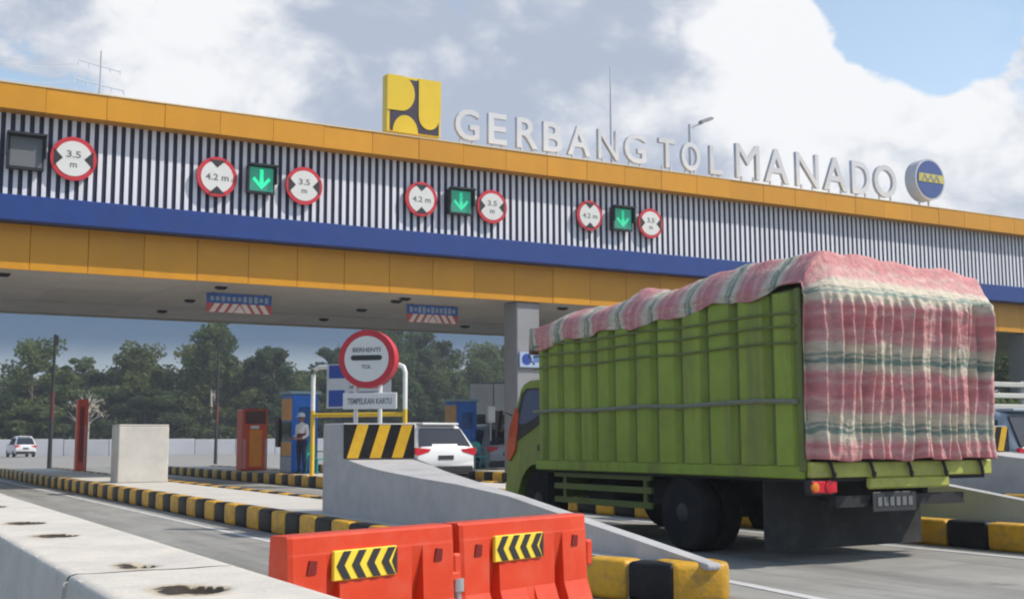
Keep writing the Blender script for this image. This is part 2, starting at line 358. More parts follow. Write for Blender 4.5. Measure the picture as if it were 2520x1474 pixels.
# soffit panels
first = None; k = 0; x = GX0
while x < GX1-.1:
    for (y0, y1) in ((30.66, 33.9), (33.9, 37.4), (37.4, 40.9)):
        if first is None:
            b = NB(); box(b, .006, 2.77, .006, 3.228, 0, .14); first = finish('soffit_panel', b, SOFF, gate, (x-20, y0-35, 5.40))
        else: inst(first, 'soffit_panel', gate, (x-20, y0-35, 5.40+random.uniform(0, .004)))
    x += 2.7727
# upper cornice panels and their pale top edge
first = None; firstc = None; x = 3.96-1.43*9
while x < GX1:
    if first is None:
        b = NB(); box(b, .003, 1.427, 0, .70, 0, .62); first = finish('cornice_panel', b, YEL, gate, (x-20, 29.92-35, 9.175), bevel=.006)
        b = NB(); box(b, .004, 1.426, -.02, .72, 0, .03); firstc = finish('cornice_cap', b, mat('cap_flashing', (.72, .55, .30), .45, .05), gate, (x-20, 29.92-35, 9.797))
    else:
        inst(first, 'cornice_panel', gate, (x-20, 29.92-35+random.uniform(-.006, .006), 9.175)); inst(firstc, 'cornice_cap', gate, (x-20, 29.92-35, 9.797))
    x += 1.43
# lower yellow panels, set back under the blue band
first = None; x = 3.83-1.365*9
while x < GX1:
    if first is None:
        b = NB(); box(b, .005, 1.360, 0, .05, 0, 1.18); first = finish('fascia_panel', b, YEL, gate, (x-20, 30.60-35, 5.385), bevel=.006)
    else: inst(first, 'fascia_panel', gate, (x-20, 30.60-35+random.uniform(-.006, .006), 5.385))
    x += 1.365
# slats
first = None; x = 3.18-.2175*50; n = 0
while x < GX1 and n < 290:
    if first is None:
        b = NB(); box(b, -.052, .052, 0, .034, 0, 2.04); first = finish('slat', b, SLATW, gate, (x-20, 30.34-35, 7.13))
    else: inst(first, 'slat', gate, (x-20, 30.34-35, 7.13))
    x += .2175; n += 1
# soffit downlights
first = None
for x in [3.37+5.48*k for k in range(-2, 9)]:
    for y, dx in ((31.6, 0), (32.3, .03), (35.0, .02), (38.3, -.02)):
        if y == 32.3 and not (13 < x < 16): continue
        if first is None:
            b = NB(); box(b, -.15, .15, -.10, .10, -.05, 0); box(b, -.11, .11, -.07, .07, -.08, -.05); first = finish('soffit_light', b, DARK, gate, (x-20+dx, y-35, 5.395), bevel=.01)
        else: inst(first, 'soffit_light', gate, (x-20+dx, y-35, 5.395))
# columns
first = None
for x in (18.02, 41.4, -6.0):
    for y in (31.12,):
        if first is None:
            b = NB(); box(b, -.40, .40, -.40, .40, .2, 5.39); first = finish('column', b, COLM, gate, (x-20, y-35, 0), bevel=.03)
        else: inst(first, 'column', gate, (x-20, y-35, 0))

# ------------------------------------------------------------------ roof signs
lt = thing('gate_name_sign', 'grey block letters GERBANG TOL MANADO standing along the yellow roof edge', 'sign', (24.5, 30.6, 9.98))
letters = [('G', 15.45, 16.26, .95), ('E', 16.57, 17.2, .95), ('R', 17.56, 18.32, .95), ('B', 18.51, 19.2, .95), ('A', 19.4, 20.24, .96), ('N', 20.55, 21.33, .97), ('G', 21.57, 22.42, .98),
           ('T', 22.95, 23.61, .98), ('O', 23.87, 24.65, .98), ('L', 25.07, 25.6, .98),
           ('M', 26.21, 27.26, 1.20), ('A', 27.49, 28.6, 1.20), ('N', 28.95, 30.02, 1.22), ('A', 30.25, 31.42, 1.22), ('D', 31.66, 32.58, 1.22), ('O', 32.79, 33.95, 1.24)]
for ch, a, c, h in letters:
    L_ = text('letter', ch, [CREAM, GREYL], lt, (a+c)/2-24.5, 0, .13+h/2, h, c-a, .13, 0.0 if ch in 'MN' else .014)
    for q in (.25, .75):
        b = NB(); box(b, a+(c-a)*q-24.5-.03, a+(c-a)*q-24.5+.03, -.03, .03, -.34, .2)
        finish('stub_leg', b, GREYL, L_, (-(L_.location.x), 0, -(L_.location.z)))
PUx, PUz = 14.05, 10.85
pu = thing('roof_logo_board', 'yellow square logo board with dark letter shapes standing on the roof edge', 'sign', (PUx, 30.6, 9.98))
hw = .86; b = NB(); box(b, -hw, hw, -.16, .16, .06, 1.74); finish('board', b, LOGOY, pu, bevel=.012)
b = NB(); box(b, -hw+.10, hw-.06, -.172, -.158, .10, 1.66); finish('dark_shape', b, LOGOD, pu)
def bez(cx, cz, rx, rz, a0, a1, n=14): return [(cx+rx*math.cos(a0+(a1-a0)*k/n), cz+rz*math.sin(a0+(a1-a0)*k/n)) for k in range(n+1)]
b = NB(); prism(b, [(-hw+.002, 1.738), (-hw+.002, .70)]+bez(-.42, 1.22, .43, .52, -PI/2, PI/2), 1, -.19, -.173); finish('logo_bowl', b, LOGOY, pu)
b = NB(); prism(b, [(.14, 1.738)]+bez(.47, .62, .33, .38, PI, 2*PI)+[(.80, .70), (hw-.002, .70), (hw-.002, 1.738)], 1, -.19, -.173); finish('logo_cup', b, LOGOY, pu)
b = NB(); prism(b, bez(-.28, .062, .40, .52, 0, PI), 1, -.19, -.173); finish('logo_half_disc', b, LOGOY, pu)
for q in (-.35, .35):
    b = NB(); tube(b, [(q, .05, -.35), (q, .05, .2)], .035); finish('stub_leg', b, GREYL, pu)
rd = thing('round_roof_logo', 'round blue logo disc with yellow band at the end of the roof letters', 'sign', (35.5, 30.6, 9.98))
b = NB(); disc(b, 0, 1.0, .80, -.30, .22, 40); finish('drum', b, GREYL, rd, smooth=True)
b = NB(); disc(b, 0, 1.0, .72, -.318, -.301, 40); finish('blue_face', b, mat('logo_blue', (.05, .09, .27), .5, .08), rd)
b = NB(); prism(b, [(-.66, .88), (.68, .88), (.70, 1.2), (-.62, 1.2)], 1, -.333, -.319); finish('yellow_band', b, mat('logo_pale_yellow', (.52, .45, .09), .5, .15, 5), rd)
b = NB()
for q in (-.40, -.08, .24): prism(b, [(q-.1, .92), (q-.02, .92), (q+.08, 1.1), (q+.18, .92), (q+.26, .92), (q+.11, 1.17), (q+.05, 1.17)], 1, -.345, -.334)
finish('band_mark', b, mat('logo_grey', (.30, .30, .28), .5, .1), rd)
for q in (-.25, .25):
    b = NB(); tube(b, [(q, .05, -.35), (q, .05, .35)], .035); finish('stub_leg', b, GREYL, rd)

# ------------------------------------------------------------------ signs on the facade
def width_sign(x, z, r, label, kind):
    t = thing('width_limit_sign' if kind == 'w' else 'height_limit_sign', label, 'road sign', (x, 30.20, z), 0, 'round limit signs on the slats')
    b = NB(); disc(b, 0, 0, r, -.03, .03, 36); finish('rim', b, REDS, t)
    b = NB(); disc(b, 0, 0, r*.80, -.036, -.0305, 36); finish('face', b, SIGNW, t)
    for s in (-1, 1):
        b = NB()
        if kind == 'w': prism(b, [(s*r*.84, r*.40), (s*r*.84, -r*.40), (s*r*.46, 0)], 1, -.042, -.0362)
        else: prism(b, [(r*.40, s*r*.84), (-r*.40, s*r*.84), (0, s*r*.46)], 1, -.042, -.0362)
        finish('arrowhead', b, INK if 1 else REDS, t)
        b = NB()
        if kind == 'w': prism(b, bez(0, 0, r*.99, r*.99, (-.42 if s > 0 else PI-.42), (.42 if s > 0 else PI+.42), 8)+[(s*r*.66, .0)], 1, -.0345, -.0303)
        else: prism(b, bez(0, 0, r*.99, r*.99, (PI/2-.42 if s > 0 else -PI/2-.42), (PI/2+.42 if s > 0 else -PI/2+.42), 8)+[(0, s*r*.66)], 1, -.0345, -.0303)
        finish('rim_notch', b, REDS, t)
    if kind == 'w':
        text('lettering', '3.5', INKG, t, 0, -.038, r*.20, r*.32, r*.62, .003); text('lettering', 'm', INKG, t, 0, -.038, -r*.30, r*.2, r*.3, .003)
    else:
        text('lettering', '4.2 m', INKG, t, 0, -.038, -.01, r*.33, r*1.15, .003)
def lane_signal(x, z, s, label, on):
    t = thing('lane_signal', label, 'traffic light', (x, 30.20, z), 0, 'square lane signals on the slats')
    b = NB(); box(b, -s*1.0, s*1.0, -.10, .08, -s*1.0, s*1.0); box(b, -s*1.08, s*1.08, -.30, -.10, s*.94, s*1.06); box(b, -s*1.08, -s*1.0, -.24, -.10, -s*.3, s*.94); box(b, s*1.0, s*1.08, -.24, -.10, -s*.3, s*.94)
    finish('housing', b, DARK, t)
    b = NB(); box(b, -s*.86, s*.86, -.108, -.101, -s*.86, s*.86); finish('screen', b, SCREENG if on else SCREEN, t)
    if on:
        b = NB(); q = s*.72; w = s*.13
        prism(b, [(-w, q), (w, q), (w, -q*.45), (q*.72, q*.22), (q*.95, -q*.02), (0, -q), (-q*.95, -q*.02), (-q*.72, q*.22), (-w, -q*.45)], 1, -.116, -.109)
        finish('arrow', b, GREENLED if x < 12 else GREENDIM, t)
lane_signal(3.58, 8.19, .42, 'blank grey lane signal at the left end of the slatted facade', False)
lane_signal(9.44, 8.14, .37, 'lit green arrow lane signal nearest the left, left of the logo board', True)
lane_signal(15.41, 8.12, .37, 'green arrow lane signal below the first letter G on the roof', True)
lane_signal(21.14, 8.13, .37, 'green arrow lane signal farthest right along the slats', True)
width_sign(4.69, 8.17, .55, 'round red width limit sign beside the blank grey signal', 'w')
width_sign(10.66, 8.11, .52, 'round red width limit sign just right of the brightest green arrow', 'w')
width_sign(16.49, 8.09, .50, 'round red width limit sign below the roof letter E, right of the middle green arrow', 'w')
width_sign(22.28, 8.10, .48, 'farthest right round red width limit sign, over the truck front', 'w')
width_sign(8.27, 8.10, .53, 'round red 4.2 m height limit sign just left of the brightest green arrow', 'h')
width_sign(14.18, 8.09, .50, 'round red 4.2 m height limit sign below the yellow roof logo board', 'h')
width_sign(19.95, 8.14, .47, 'farthest right round red 4.2 m height limit sign', 'h')
# panels hanging under the soffit
for x, w, lab in ((9.75, 1.88, 'left blue panel with red and white stripes hanging under the canopy'), (15.85, 1.74, 'right blue panel with red and white stripes hanging under the canopy')):
    t = thing('hanging_panel', lab, 'sign', (x, 32.9, 5.4), 0, 'striped panels hanging under the canopy')
    b = NB(); box(b, -w/2, w/2, -.03, .03, -.30, -.02); finish('blue_panel', b, mat('hang_blue', (.06, .16, .52), .5, .15, 4), t)
    b = NB()
    for k in range(11):
        q = -w*.42+w*.84*k/10; hh = random.uniform(.05, .1); box(b, q-.05, q+.045, -.036, -.031, -.17-hh, -.17+hh)
    finish('faded_print', b, PALEB, t)
    b = NB(); box(b, -w/2, w/2, -.03, .03, -.56, -.301); finish('striped_board', b, mat('hang_red', (.55, .12, .13), .5, .1), t)
    b = NB(); s = w/7.2
    for k in range(-3, 4):
        if k == 0: prism(b, [(-s*.62, -.555), (s*.62, -.555), (0, -.33)], 1, -.036, -.031)
        else:
            sg = 1 if k > 0 else -1; c0 = k*s+sg*s*.05; c1 = c0-sg*s*.62
            a = [(c0-.3*s, -.555), (c0+.3*s, -.555), (c1+.3*s, -.305), (c1-.3*s, -.305)]
            a = [(max(-w/2, min(w/2, p[0])), p[1]) for p in a]; prism(b, a, 1, -.036, -.031)
    finish('white_stripe', b, mat('hang_white', (.82, .76, .76), .5, .06), t)
    b = NB()
    for q in (-w*.4, w*.4): box(b, q-.02, q+.02, -.02, .02, -.02, .01)
    finish('hanger', b, DARK, t)
# small blue arrow sign on the column
t = thing('blue_column_sign', 'small blue sign with white foot fixed to the grey gate column', 'sign', (18.1, 30.66, 3.62))
b = NB(); box(b, -.42, .52, -.03, .03, -.22, .24); finish('board', b, PALEB, t)
b = NB(); prism(b, bez(-.18, .02, .17, .17, 0, 2*PI, 20)[:-1], 1, -.037, -.031); finish('round_mark', b, SBLUE, t)
b = NB(); prism(b, [(.05, -.06), (.44, -.06), (.44, .16), (.05, .16)], 1, -.037, -.031); finish('print_block', b, mat('faded_blue', (.10, .18, .45), .5, .1), t)

# masts behind the canopy
t = thing('lightning_mast', 'thin tall grey mast rising behind the letters G and T', 'mast', (25.5, 37, 9.62))
b = NB(); tube(b, [(0, 0, -.3), (0, 0, 4.0), (0, 0, 6.1)], [.06, .05, .02]); finish('pole', b, GREYL, t)
b = NB(); tube(b, [(0, 0, 0), (0, 0, .25)], .12); finish('foot', b, STEEL, t)
t = thing('street_lamp', 'grey street lamp with one short arm behind the letter O of TOL', 'street lamp', (36.5, 46, 0))
b = NB(); tube(b, [(0, 0, 0), (0, 0, 8), (0, 0, 17.0)], [.16, .12, .08]); finish('pole', b, GREYL, t)
b = NB(); tube(b, [(0, 0, 16.8), (.35, -.05, 17.0), (.75, -.1, 17.15)], .05); finish('arm', b, GREYL, t)
b = NB(); prism(b, [(.55, 17.08), (1.35, 17.38), (1.40, 17.50), (1.15, 17.50), (.6, 17.26)], 1, -.25, .05); finish('lamp_head', b, mat('lamp_grey', (.25, .26, .28), .5, .1), t, bevel=.02)
# utility pole far behind the left of the canopy
t = thing('antenna_mast', 'faint grey mast with crossarms and wires on the roof at the left', 'mast', (6.55, 37.8, 9.62)); t.scale = (.40, .40, .38)
b = NB()
tube(b, [(-.35, 0, 0), (-.10, 0, 5.2), (.06, 0, 7.0)], [.2, .12, .07]); tube(b, [(.55, 0, 0), (.18, 0, 5.0), (.06, 0, 7.0)], [.16, .07, .05]); tube(b, [(.06, 0, 6.8), (.06, 0, 10.2)], .06); finish('pole', b, mat('pole_grey', (.45, .47, .49), .7, .1), t)
b = NB()
for z, w in ((7.3, 1.9), (8.9, 1.6)):
    tube(b, [(-w, 0, z+.25), (w, 0, z-.25)], .05)
    for q in (-w, -w*.5, w*.5, w*.98): tube(b, [(q, 0, z-.1*q), (q, 0, z-.1*q-.35)], .045)
finish('crossarm', b, mat('arm_grey', (.62, .64, .67), .7, .1), t)
for z, x0, x1, zz in ((7.1, 1.9, 2.1, 5.7), (7.3, -1.9, -14, 8.6), (8.8, -1.6, -14, 10.8), (8.6, -1.6, -16, 10.0)):
    b = NB(); pts = []
    for k in range(13):
        u = k/12; pts.append((x0+(x1-x0)*u, 0, z+(zz-z)*u-(1.2 if abs(x1-x0) > 4 else .2)*4*u*(1-u)))
    tube(b, pts, .025, 5); finish('wire', b, mat('wire_grey', (.66, .68, .71), .7, .1), t)
b = NB(); tube(b, [(.1, 0, 6.8), (.8, 0, 5.6), (1.6, 0, 5.2), (2.1, 0, 5.3), (2.1, 0, 6.4)], .025, 5); finish('wire', b, MATS['wire_grey'], t)

# ------------------------------------------------------------------ islands
def kerb_proto(m):
    b = NB(); box(b, -.272, .272, 0, .24, 0, .30); o = finish('kerb_block', b, m, None, bevel=.045, seg=3, smooth=True); return o
ky, kb = kerb_proto(KYEL), kerb_proto(BLACK)
def make_island():
    t = thing('traffic_island', 'nearest concrete traffic island with yellow and black kerb, left of the green truck', 'traffic island', (5.05, 7, 0), 0, 'traffic islands between the toll lanes')
    R_ = lambda y: .72+min(1, max(0, y/7.5))*1.26
    b = NB(); prism(b, [(.2, .45), (.2, 39), (1.85, 39), (1.85, 7.5), (.62, .45)], 2, .0, .275); finish('deck', b, CONCL, t)
    def place(p, q, i):
        src = ky if i % 2 == 0 else kb
        d = Vector((q[0]-p[0], q[1]-p[1], 0)); a = math.atan2(d.y, d.x); c = ((p[0]+q[0])/2, (p[1]+q[1])/2, 0)
        o = inst(src, 'kerb_block', t, c, (random.uniform(-.006, .006), random.uniform(-.006, .006), a)); o.scale = (d.length/.55, 1, 1+random.uniform(-.015, .015))
    # outer face of a block is its local +y=0 side: run the path so that the island lies on its left
    path = [(.0, 39.2)]; y = 39.2
    while y > 1.45: y -= .55; path.append((0, y))
    path += [(.03, .86), (.17, .46), (.33, .10)]
    n0 = len(path)
    for i in range(n0-1): place(path[i+1], path[i], (n0-2-i)+1) if False else place(path[i], path[i+1], (n0-2-i)+1)
    # rounded nose block
    b = NB(); prism(b, [(.335, .10), (.72, -.05), (.82, .03), (.84, .42), (.40, .46)], 2, 0, .305); finish('kerb_block', b, KYEL, t, bevel=.055, seg=3, smooth=True)['label'] = 'bright yellow rounded nose block'
    rp = [(.84, .44)]; y = .44
    while y < 39: y += .55; rp.append((.07+R_(y) if y < 7.5 else 2.05, y))
    for i in range(len(rp)-1): place(rp[i], rp[i+1], i+1)
    return t
isl = make_island()
for o in (ky, kb): bpy.data.objects.remove(o)
isl2 = dup(isl, (10.93, 7, 0), 'traffic island right of the green truck, carrying the blue booth and pipe frame')
isl3 = dup(isl, (16.81, 7, 0), 'traffic island beyond the second ramp, carrying the gate column')
# ------------------------------------------------------------------ crash ramps on the islands
def make_ramp():
    t = thing('crash_ramp', 'grey concrete crash ramp with hazard board on the near island left of the truck', 'crash barrier', (5.59, 14.2, .27), 0, 'concrete crash ramps on island noses')
    b = NB()
    # side profile in (y, z) : sloping nose, upright block behind
    prof = [(-7.25, -.02), (-7.25, .03), (-7.06, .052), (-6.18, .165), (-5.7, .225), (-4.26, .41), (-3.2, .488), (-2.27, .53), (-1.3, .585), (-.75, .631), (0, .70), (0, 1.165), (.72, 1.165), (.72, -.02)]
    def rx(y): return interp(y, [(-7.25, .13), (-4, .17), (-3, .33), (-2, .55), (-1.2, .80), (-.6, .96), (0, .985), (.8, .985)])
    A = [b.verts.new((0, y, z)) for y, z in prof]; B = [b.verts.new((rx(y), y, z)) for y, z in prof]
    b.faces.new(A); b.faces.new(B[::-1]); n = len(prof)
    for i in range(n): b.faces.new((A[i], B[i], B[(i+1) % n], A[(i+1) % n]))
    finish('ramp_body', b, CONC, t, bevel=.02, seg=2)
    b = NB(); box(b, .005, .985, -.030, -.004, .715, 1.150); hb = finish('hazard_board', b, BLACK, t)
    b = NB(); w = .155
    for x0 in (.02, .33, .64):
        prism(b, [(x0+.02, .72), (x0+.02+w, .72), (x0+.16+w, 1.145), (x0+.16, 1.145)], 1, -.038, -.031)
    finish('yellow_stripe', b, mat('hazard_yellow', (.58, .34, .02), .45, .12, 6, dirt=(.3, .2, .05), dirtscale=5, dirtamt=.3), hb)
    return t
ramp = make_ramp()
dup(ramp, (11.47, 14.2, .27), 'grey concrete crash ramp on the island right of the truck')
dup(ramp, (17.35, 14.2, .27), 'grey concrete crash ramp on the third island, at the right edge of the photo')

# ------------------------------------------------------------------ big round toll sign
t = thing('toll_stop_sign', 'large round red and white stop sign with black bar above a tap card plate', 'road sign', (6.39, 15.3, .27), math.radians(-40))
rz = 2.07
b = NB(); disc(b, 0, rz, .405, -.10, .11, 40); finish('rim', b, REDS, t, bevel=.012, seg=2, smooth=True)
b = NB(); disc(b, 0, rz, .318, -.108, -.101, 40); finish('face', b, SIGNW, t)
b = NB(); prism(b, bez(.19, rz+.015, .035, .035, -PI/2, PI/2, 6)+bez(-.19, rz+.015, .035, .035, PI/2, 3*PI/2, 6), 1, -.116, -.109); finish('bar', b, INK, t)
text('lettering', 'BERHENTI', INKG, t, 0, -.110, rz+.125, .062, .40, .004); text('lettering', 'TOL', INKG, t, 0, -.110, rz-.11, .055, .14, .004)
b = NB(); box(b, -.34, .43, -.09, -.05, 1.375, 1.60); finish('text_plate', b, SIGNW, t, bevel=.006)
text('lettering', 'TEMPELKAN KARTU', INKG, t, .045, -.092, 1.485, .085, .64, .004)
for q in (-.18, .17):
    b = NB(); tube(b, [(q, .0, 0), (q, .0, 2.0)], .032); finish('post', b, WHITEP, t)
# portal frame on the second island
t = thing('pipe_frame', 'white and yellow pipe frame on the island before the blue booth', 'pipe frame', (12.05, 29.55, .29), math.atan2(28.4-30.7, 12.9-11.2))
hwid = 1.43; b = NB()
tube(b, [(-hwid, 0, 1.75), (-hwid, 0, 2.72), (-hwid+.05, 0, 2.86), (-hwid+.18, 0, 2.92), (hwid-.18, 0, 2.92), (hwid-.05, 0, 2.86), (hwid, 0, 2.72), (hwid, 0, 1.75)], .062, 10); finish('white_pipe', b, WHITEP, t, smooth=True)
for s in (-1, 1):
    b = NB(); tube(b, [(s*hwid, 0, 0), (s*hwid, 0, 1.749)], .063, 10); finish('yellow_post', b, PYEL, t, smooth=True)
b = NB(); tube(b, [(-hwid, 0, 1.62), (hwid, 0, 1.62)], .06, 10); finish('crossbar', b, PYEL, t, smooth=True)
ib = thing('information_board', 'blue and white information board hung in the pipe frame behind the stop sign', 'sign', (12.05-.03, 29.55-.05, .29), math.atan2(28.4-30.7, 12.9-11.2))
b = NB(); box(b, -.92, 1.05, -.10, -.05, 1.80, 2.98); finish('board', b, mat('board_grey', (.52, .54, .58), .5, .06), ib)
for k, (z0, z1) in enumerate(((2.60, 2.95), (1.84, 2.28))):
    b = NB(); box(b, -.85, -.35, -.108, -.101, z0, z1); finish('blue_panel', b, SBLUE, ib)
b = NB()
for k in range(5): box(b, -.2, .9-.12*(k % 3), -.108, -.101, 2.0+k*.16, 2.07+k*.16)
finish('print_line', b, mat('print_grey', (.2, .22, .28), .5, .05), ib)

# ------------------------------------------------------------------ concrete cabinet, posts, machines, booths
t = thing('concrete_cabinet', 'plain pale concrete block cabinet on the near island, left of the ramp', 'cabinet', (6.18, 28.7, .275))
b = NB(); box(b, -.55, .60, -.40, .40, 0, 1.30); finish('body', b, CONCL, t, bevel=.02)
b = NB(); box(b, -.548, .598, -.398, .398, 1.302, 1.34); finish('top_slab', b, CONCL, t, bevel=.012)
t = thing('red_post_machine', 'tall narrow red ticket post on the far end of the near island', 'ticket post', (7.0, 41.2, .275))
b = NB(); box(b, -.17, .17, -.2, .2, 0, 2.35); finish('body', b, MRED, t, bevel=.03)
b = NB(); box(b, -.10, .04, -.215, -.203, .3, 2.1); finish('front_strip', b, mat('strip_dark_red', (.25, .02, .03), .5, .1), t)
b = NB(); box(b, .06, .12, -.216, -.203, .1, 1.5); finish('pale_strip', b, mat('strip_pink', (.6, .3, .28), .5, .1), t)
t = thing('red_post_machine', 'red and orange toll machine beside the blue booth', 'ticket machine', (11.85, 38.2, .29))
b = NB(); box(b, -.42, .42, -.35, .35, 0, 1.98); finish('body', b, MRED, t, bevel=.04)
b = NB(); box(b, -.20, .22, -.372, -.352, .12, 1.30); finish('orange_front', b, MORA, t)
b = NB(); box(b, -.17, .12, -.378, -.353, 1.34, 1.44); finish('white_label', b, SIGNW, t)
b = NB(); box(b, -.34, .34, -.374, -.353, 1.5, 1.92); finish('dark_screen', b, mat('machine_screen', (.10, .03, .02), .4, .1), t)
for q in (-.36, .36):
    b = NB(); box(b, q-.045, q+.045, -.37, -.353, .05, 1.0); finish('pale_edge', b, mat('strip_pink', (.6, .3, .28)), t)
t = thing('card_reader_stand', 'dark card reader on a thin stand between red machine and blue booth', 'card reader', (12.0, 35.6, .29))
b = NB(); tube(b, [(0, 0, 0), (0, 0, 1.0)], .05); finish('stand', b, DARK, t)
b = NB(); box(b, -.17, .17, -.15, .15, .75, 1.62); finish('reader', b, DARK, t, bevel=.03)
b = NB(); box(b, -.05, .06, -.18, -.14, 1.62, 1.80); finish('top_beacon', b, STEEL, t)
for px in (.22, -.24):
    pass
def booth(x, y, label, orange):
    t = thing('toll_booth', label, 'toll booth', (x, y, .29), 0, 'blue toll booths on the islands')
    b = NB(); box(b, -.40, .42, -.5, .42, 0, 2.32); finish('body', b, BOOTHB, t, bevel=.02)
    b = NB(); box(b, -.47, .49, -.58, .5, 2.323, 2.42); finish('roof', b, mat('booth_roof', (.24, .36, .44), .5, .1), t, bevel=.02)
    b = NB(); box(b, -.425, -.403, -.48, .38, 1.55, 2.2); finish('orange_panel', b, BOOTHO, t)
    b = NB(); box(b, -.422, -.403, -.44, .34, .95, 1.50); finish('window', b, GLASS, t)
    b = NB(); box(b, -.425, -.403, -.48, .38, .5, .92); finish('orange_panel', b, BOOTHO, t)
    b = NB(); box(b, -.425, -.403, -.48, .38, .02, .47); finish('base_panel', b, mat('booth_base', (.42, .40, .44), .6, .08), t)
    b = NB(); box(b, -.30, .32, -.522, -.503, .1, 2.1); finish('rear_door', b, mat('booth_door', (.01, .15, .56), .4, .08), t, bevel=.006)
    b = NB(); box(b, -.20, .22, -.530, -.523, 1.35, 1.95); finish('door_window', b, mat('door_glass_blue', (.01, .07, .25), .15, .1), t)
    b = NB(); tube(b, [(.24, -.55, 1.0), (.24, -.55, 1.2)], .015); finish('handle', b, STEEL, t)
booth(12.12, 34.4, 'blue toll booth behind the standing worker, left of the pipe frame', True)
booth(19.75, 38.6, 'blue toll booth beyond the white car, right of the stop sign', True)
# thin dark poles at the rear edge of the plaza
for x, y, h, lab in ((7.99, 54.5, 5.9, 'thin dark lamp pole at the far left, beyond the red ticket post'), (18.3, 65.6, 6.6, 'thin dark lamp pole beyond the plaza, left of the red machine')):
    t = thing('lamp_pole', lab, 'pole', (x, y, 0), 0, 'thin dark poles beyond the plaza')
    b = NB(); tube(b, [(0, 0, 0), (0, 0, 2), (.03, 0, h)], [.10, .08, .06]); finish('pole', b, mat('dark_pole', (.035, .035, .04), .6, .2), t)
    b = NB(); tube(b, [(.015, 0, 2.2), (.02, 0, 3.4)], .085); finish('red_band', b, mat('band_dull_red', (.12, .03, .03), .7, .2), t)
    b = NB(); box(b, -.04, .16, -.08, .08, h-.45, h-.05); finish('lamp_head', b, DARK, t)
# far wall along the motorway
t = thing('far_wall', 'long low grey concrete wall along the far side of the plaza', 'wall', (40, 115, 0))
first = None
for k in range(-24, 34):
    if first is None:
        b = NB(); box(b, -1.98, 1.98, -.12, .12, -.1, 1.52); first = finish('wall_panel', b, FARW, t, (k*4, 0, 0), bevel=.03)
    else: inst(first, 'wall_panel', t, (k*4, 0, random.uniform(-.03, .03)))
# three white rails on the bank at the right
t = thing('guard_fence', 'fence of three long white rails at the right behind the truck', 'fence', (40, 27, 0))
for z in (2.30, 2.68, 3.06):
    b = NB(); box(b, -9, 22, -.06, .06, z-.085, z+.085); finish('rail', b, mat('pale_rail', (.50, .50, .47), .6, .08, 2), t, bevel=.02)
first = None
for k in range(-4, 11):
    if first is None:
        b = NB(); box(b, -.07, .07, .07, .2, 0, 3.2); first = finish('post', b, CONC, t, (k*2.05, 0, 0))
    else: inst(first, 'post', t, (k*2.05, 0, 0))
b = NB(); prism(b, [(29, 27.4), (75, 27.4), (90, 80), (50, 80)], 2, -.1, 1.9); tag(finish('embankment', b, BANK), kind='structure')

# ------------------------------------------------------------------ foreground concrete barrier with stained pockets
def barrier_segment(y0, y1, label, pockets):
    t = thing('concrete_barrier', label, 'barrier', (.9, (y0+y1)/2, 0), 0, 'concrete barrier segments beside the near lane')
    L2 = (y1-y0)/2; me_b = NB(); stain = []
    step = .02 if pockets else .25
    nx = 27 if pockets else 3; ny = max(2, int((y1-y0)/step)); W = .26
    grid = []; lay = me_b.verts.layers.float.new('stain')
    for j in range(ny+1):
        row = []
        for i in range(nx+1):
            x = -W+2*W*i/nx; y = -L2+2*L2*j/ny; Yw = y+(y0+y1)/2; z = .80; s = 0.0
            for (px, py, rx, ry, dep, st) in pockets:
                u, v = (x+.9-px)/rx, (Yw-py)/ry
                nn = noise.noise(Vector((x*14+px*9, Yw*14, 3)))*.16
                r = math.sqrt(u*u+v*v)+nn
                if r < 1: z -= dep*min(1, (1-r)*3.2)
                r2 = math.sqrt(((x+.9-px+.04)/(rx*2.0))**2+((Yw-py)/(ry*1.9))**2)+nn*1.1
                s = max(s, st*max(0, min(1, (1.06-r2)*1.3)), (1.15 if r < .95 else 0)*st)
            e = min(i, nx-i, 1e9)
            if pockets: z -= (.005 if e == 0 else 0)+.0025*noise.noise(Vector((x*9, Yw*9, 0)))*(0 if e == 0 else 1)
            v = me_b.verts.new((x, y, z)); v[lay] = s; row.append(v)
        grid.append(row)
    for j in range(ny):
        for i in range(nx): me_b.faces.new((grid[j][i], grid[j][i+1], grid[j+1][i+1], grid[j+1][i]))
    # flanks: upright then splayed foot
    for side in (0, nx):
        sx = -1 if side == 0 else 1; prev = [grid[j][side] for j in range(ny+1)]
        for dx, z in ((.006, .787), (.008, .774), (.05, .34), (.16, .10), (.16, -.02)):
            cur = []
            for j in range(ny+1):
                p = grid[j][side].co; q = me_b.verts.new((sx*(W+dx), p.y, z)); cur.append(q)
            for j in range(ny): me_b.faces.new((prev[j], prev[j+1], cur[j+1], cur[j]))
            prev = cur
    for j in (0, ny):
        pr = [(-.42, -.02), (-.42, .1), (-.31, .34), (-.276, .775), (-.25, .785), (.25, .785), (.276, .775), (.31, .34), (.42, .1), (.42, -.02)]
        yy = -L2 if j == 0 else L2
        me_b.faces.new([me_b.verts.new((a, yy, c)) for a, c in pr])
    me = finish('barrier_body', me_b, BARM, t, smooth=True)
    return t
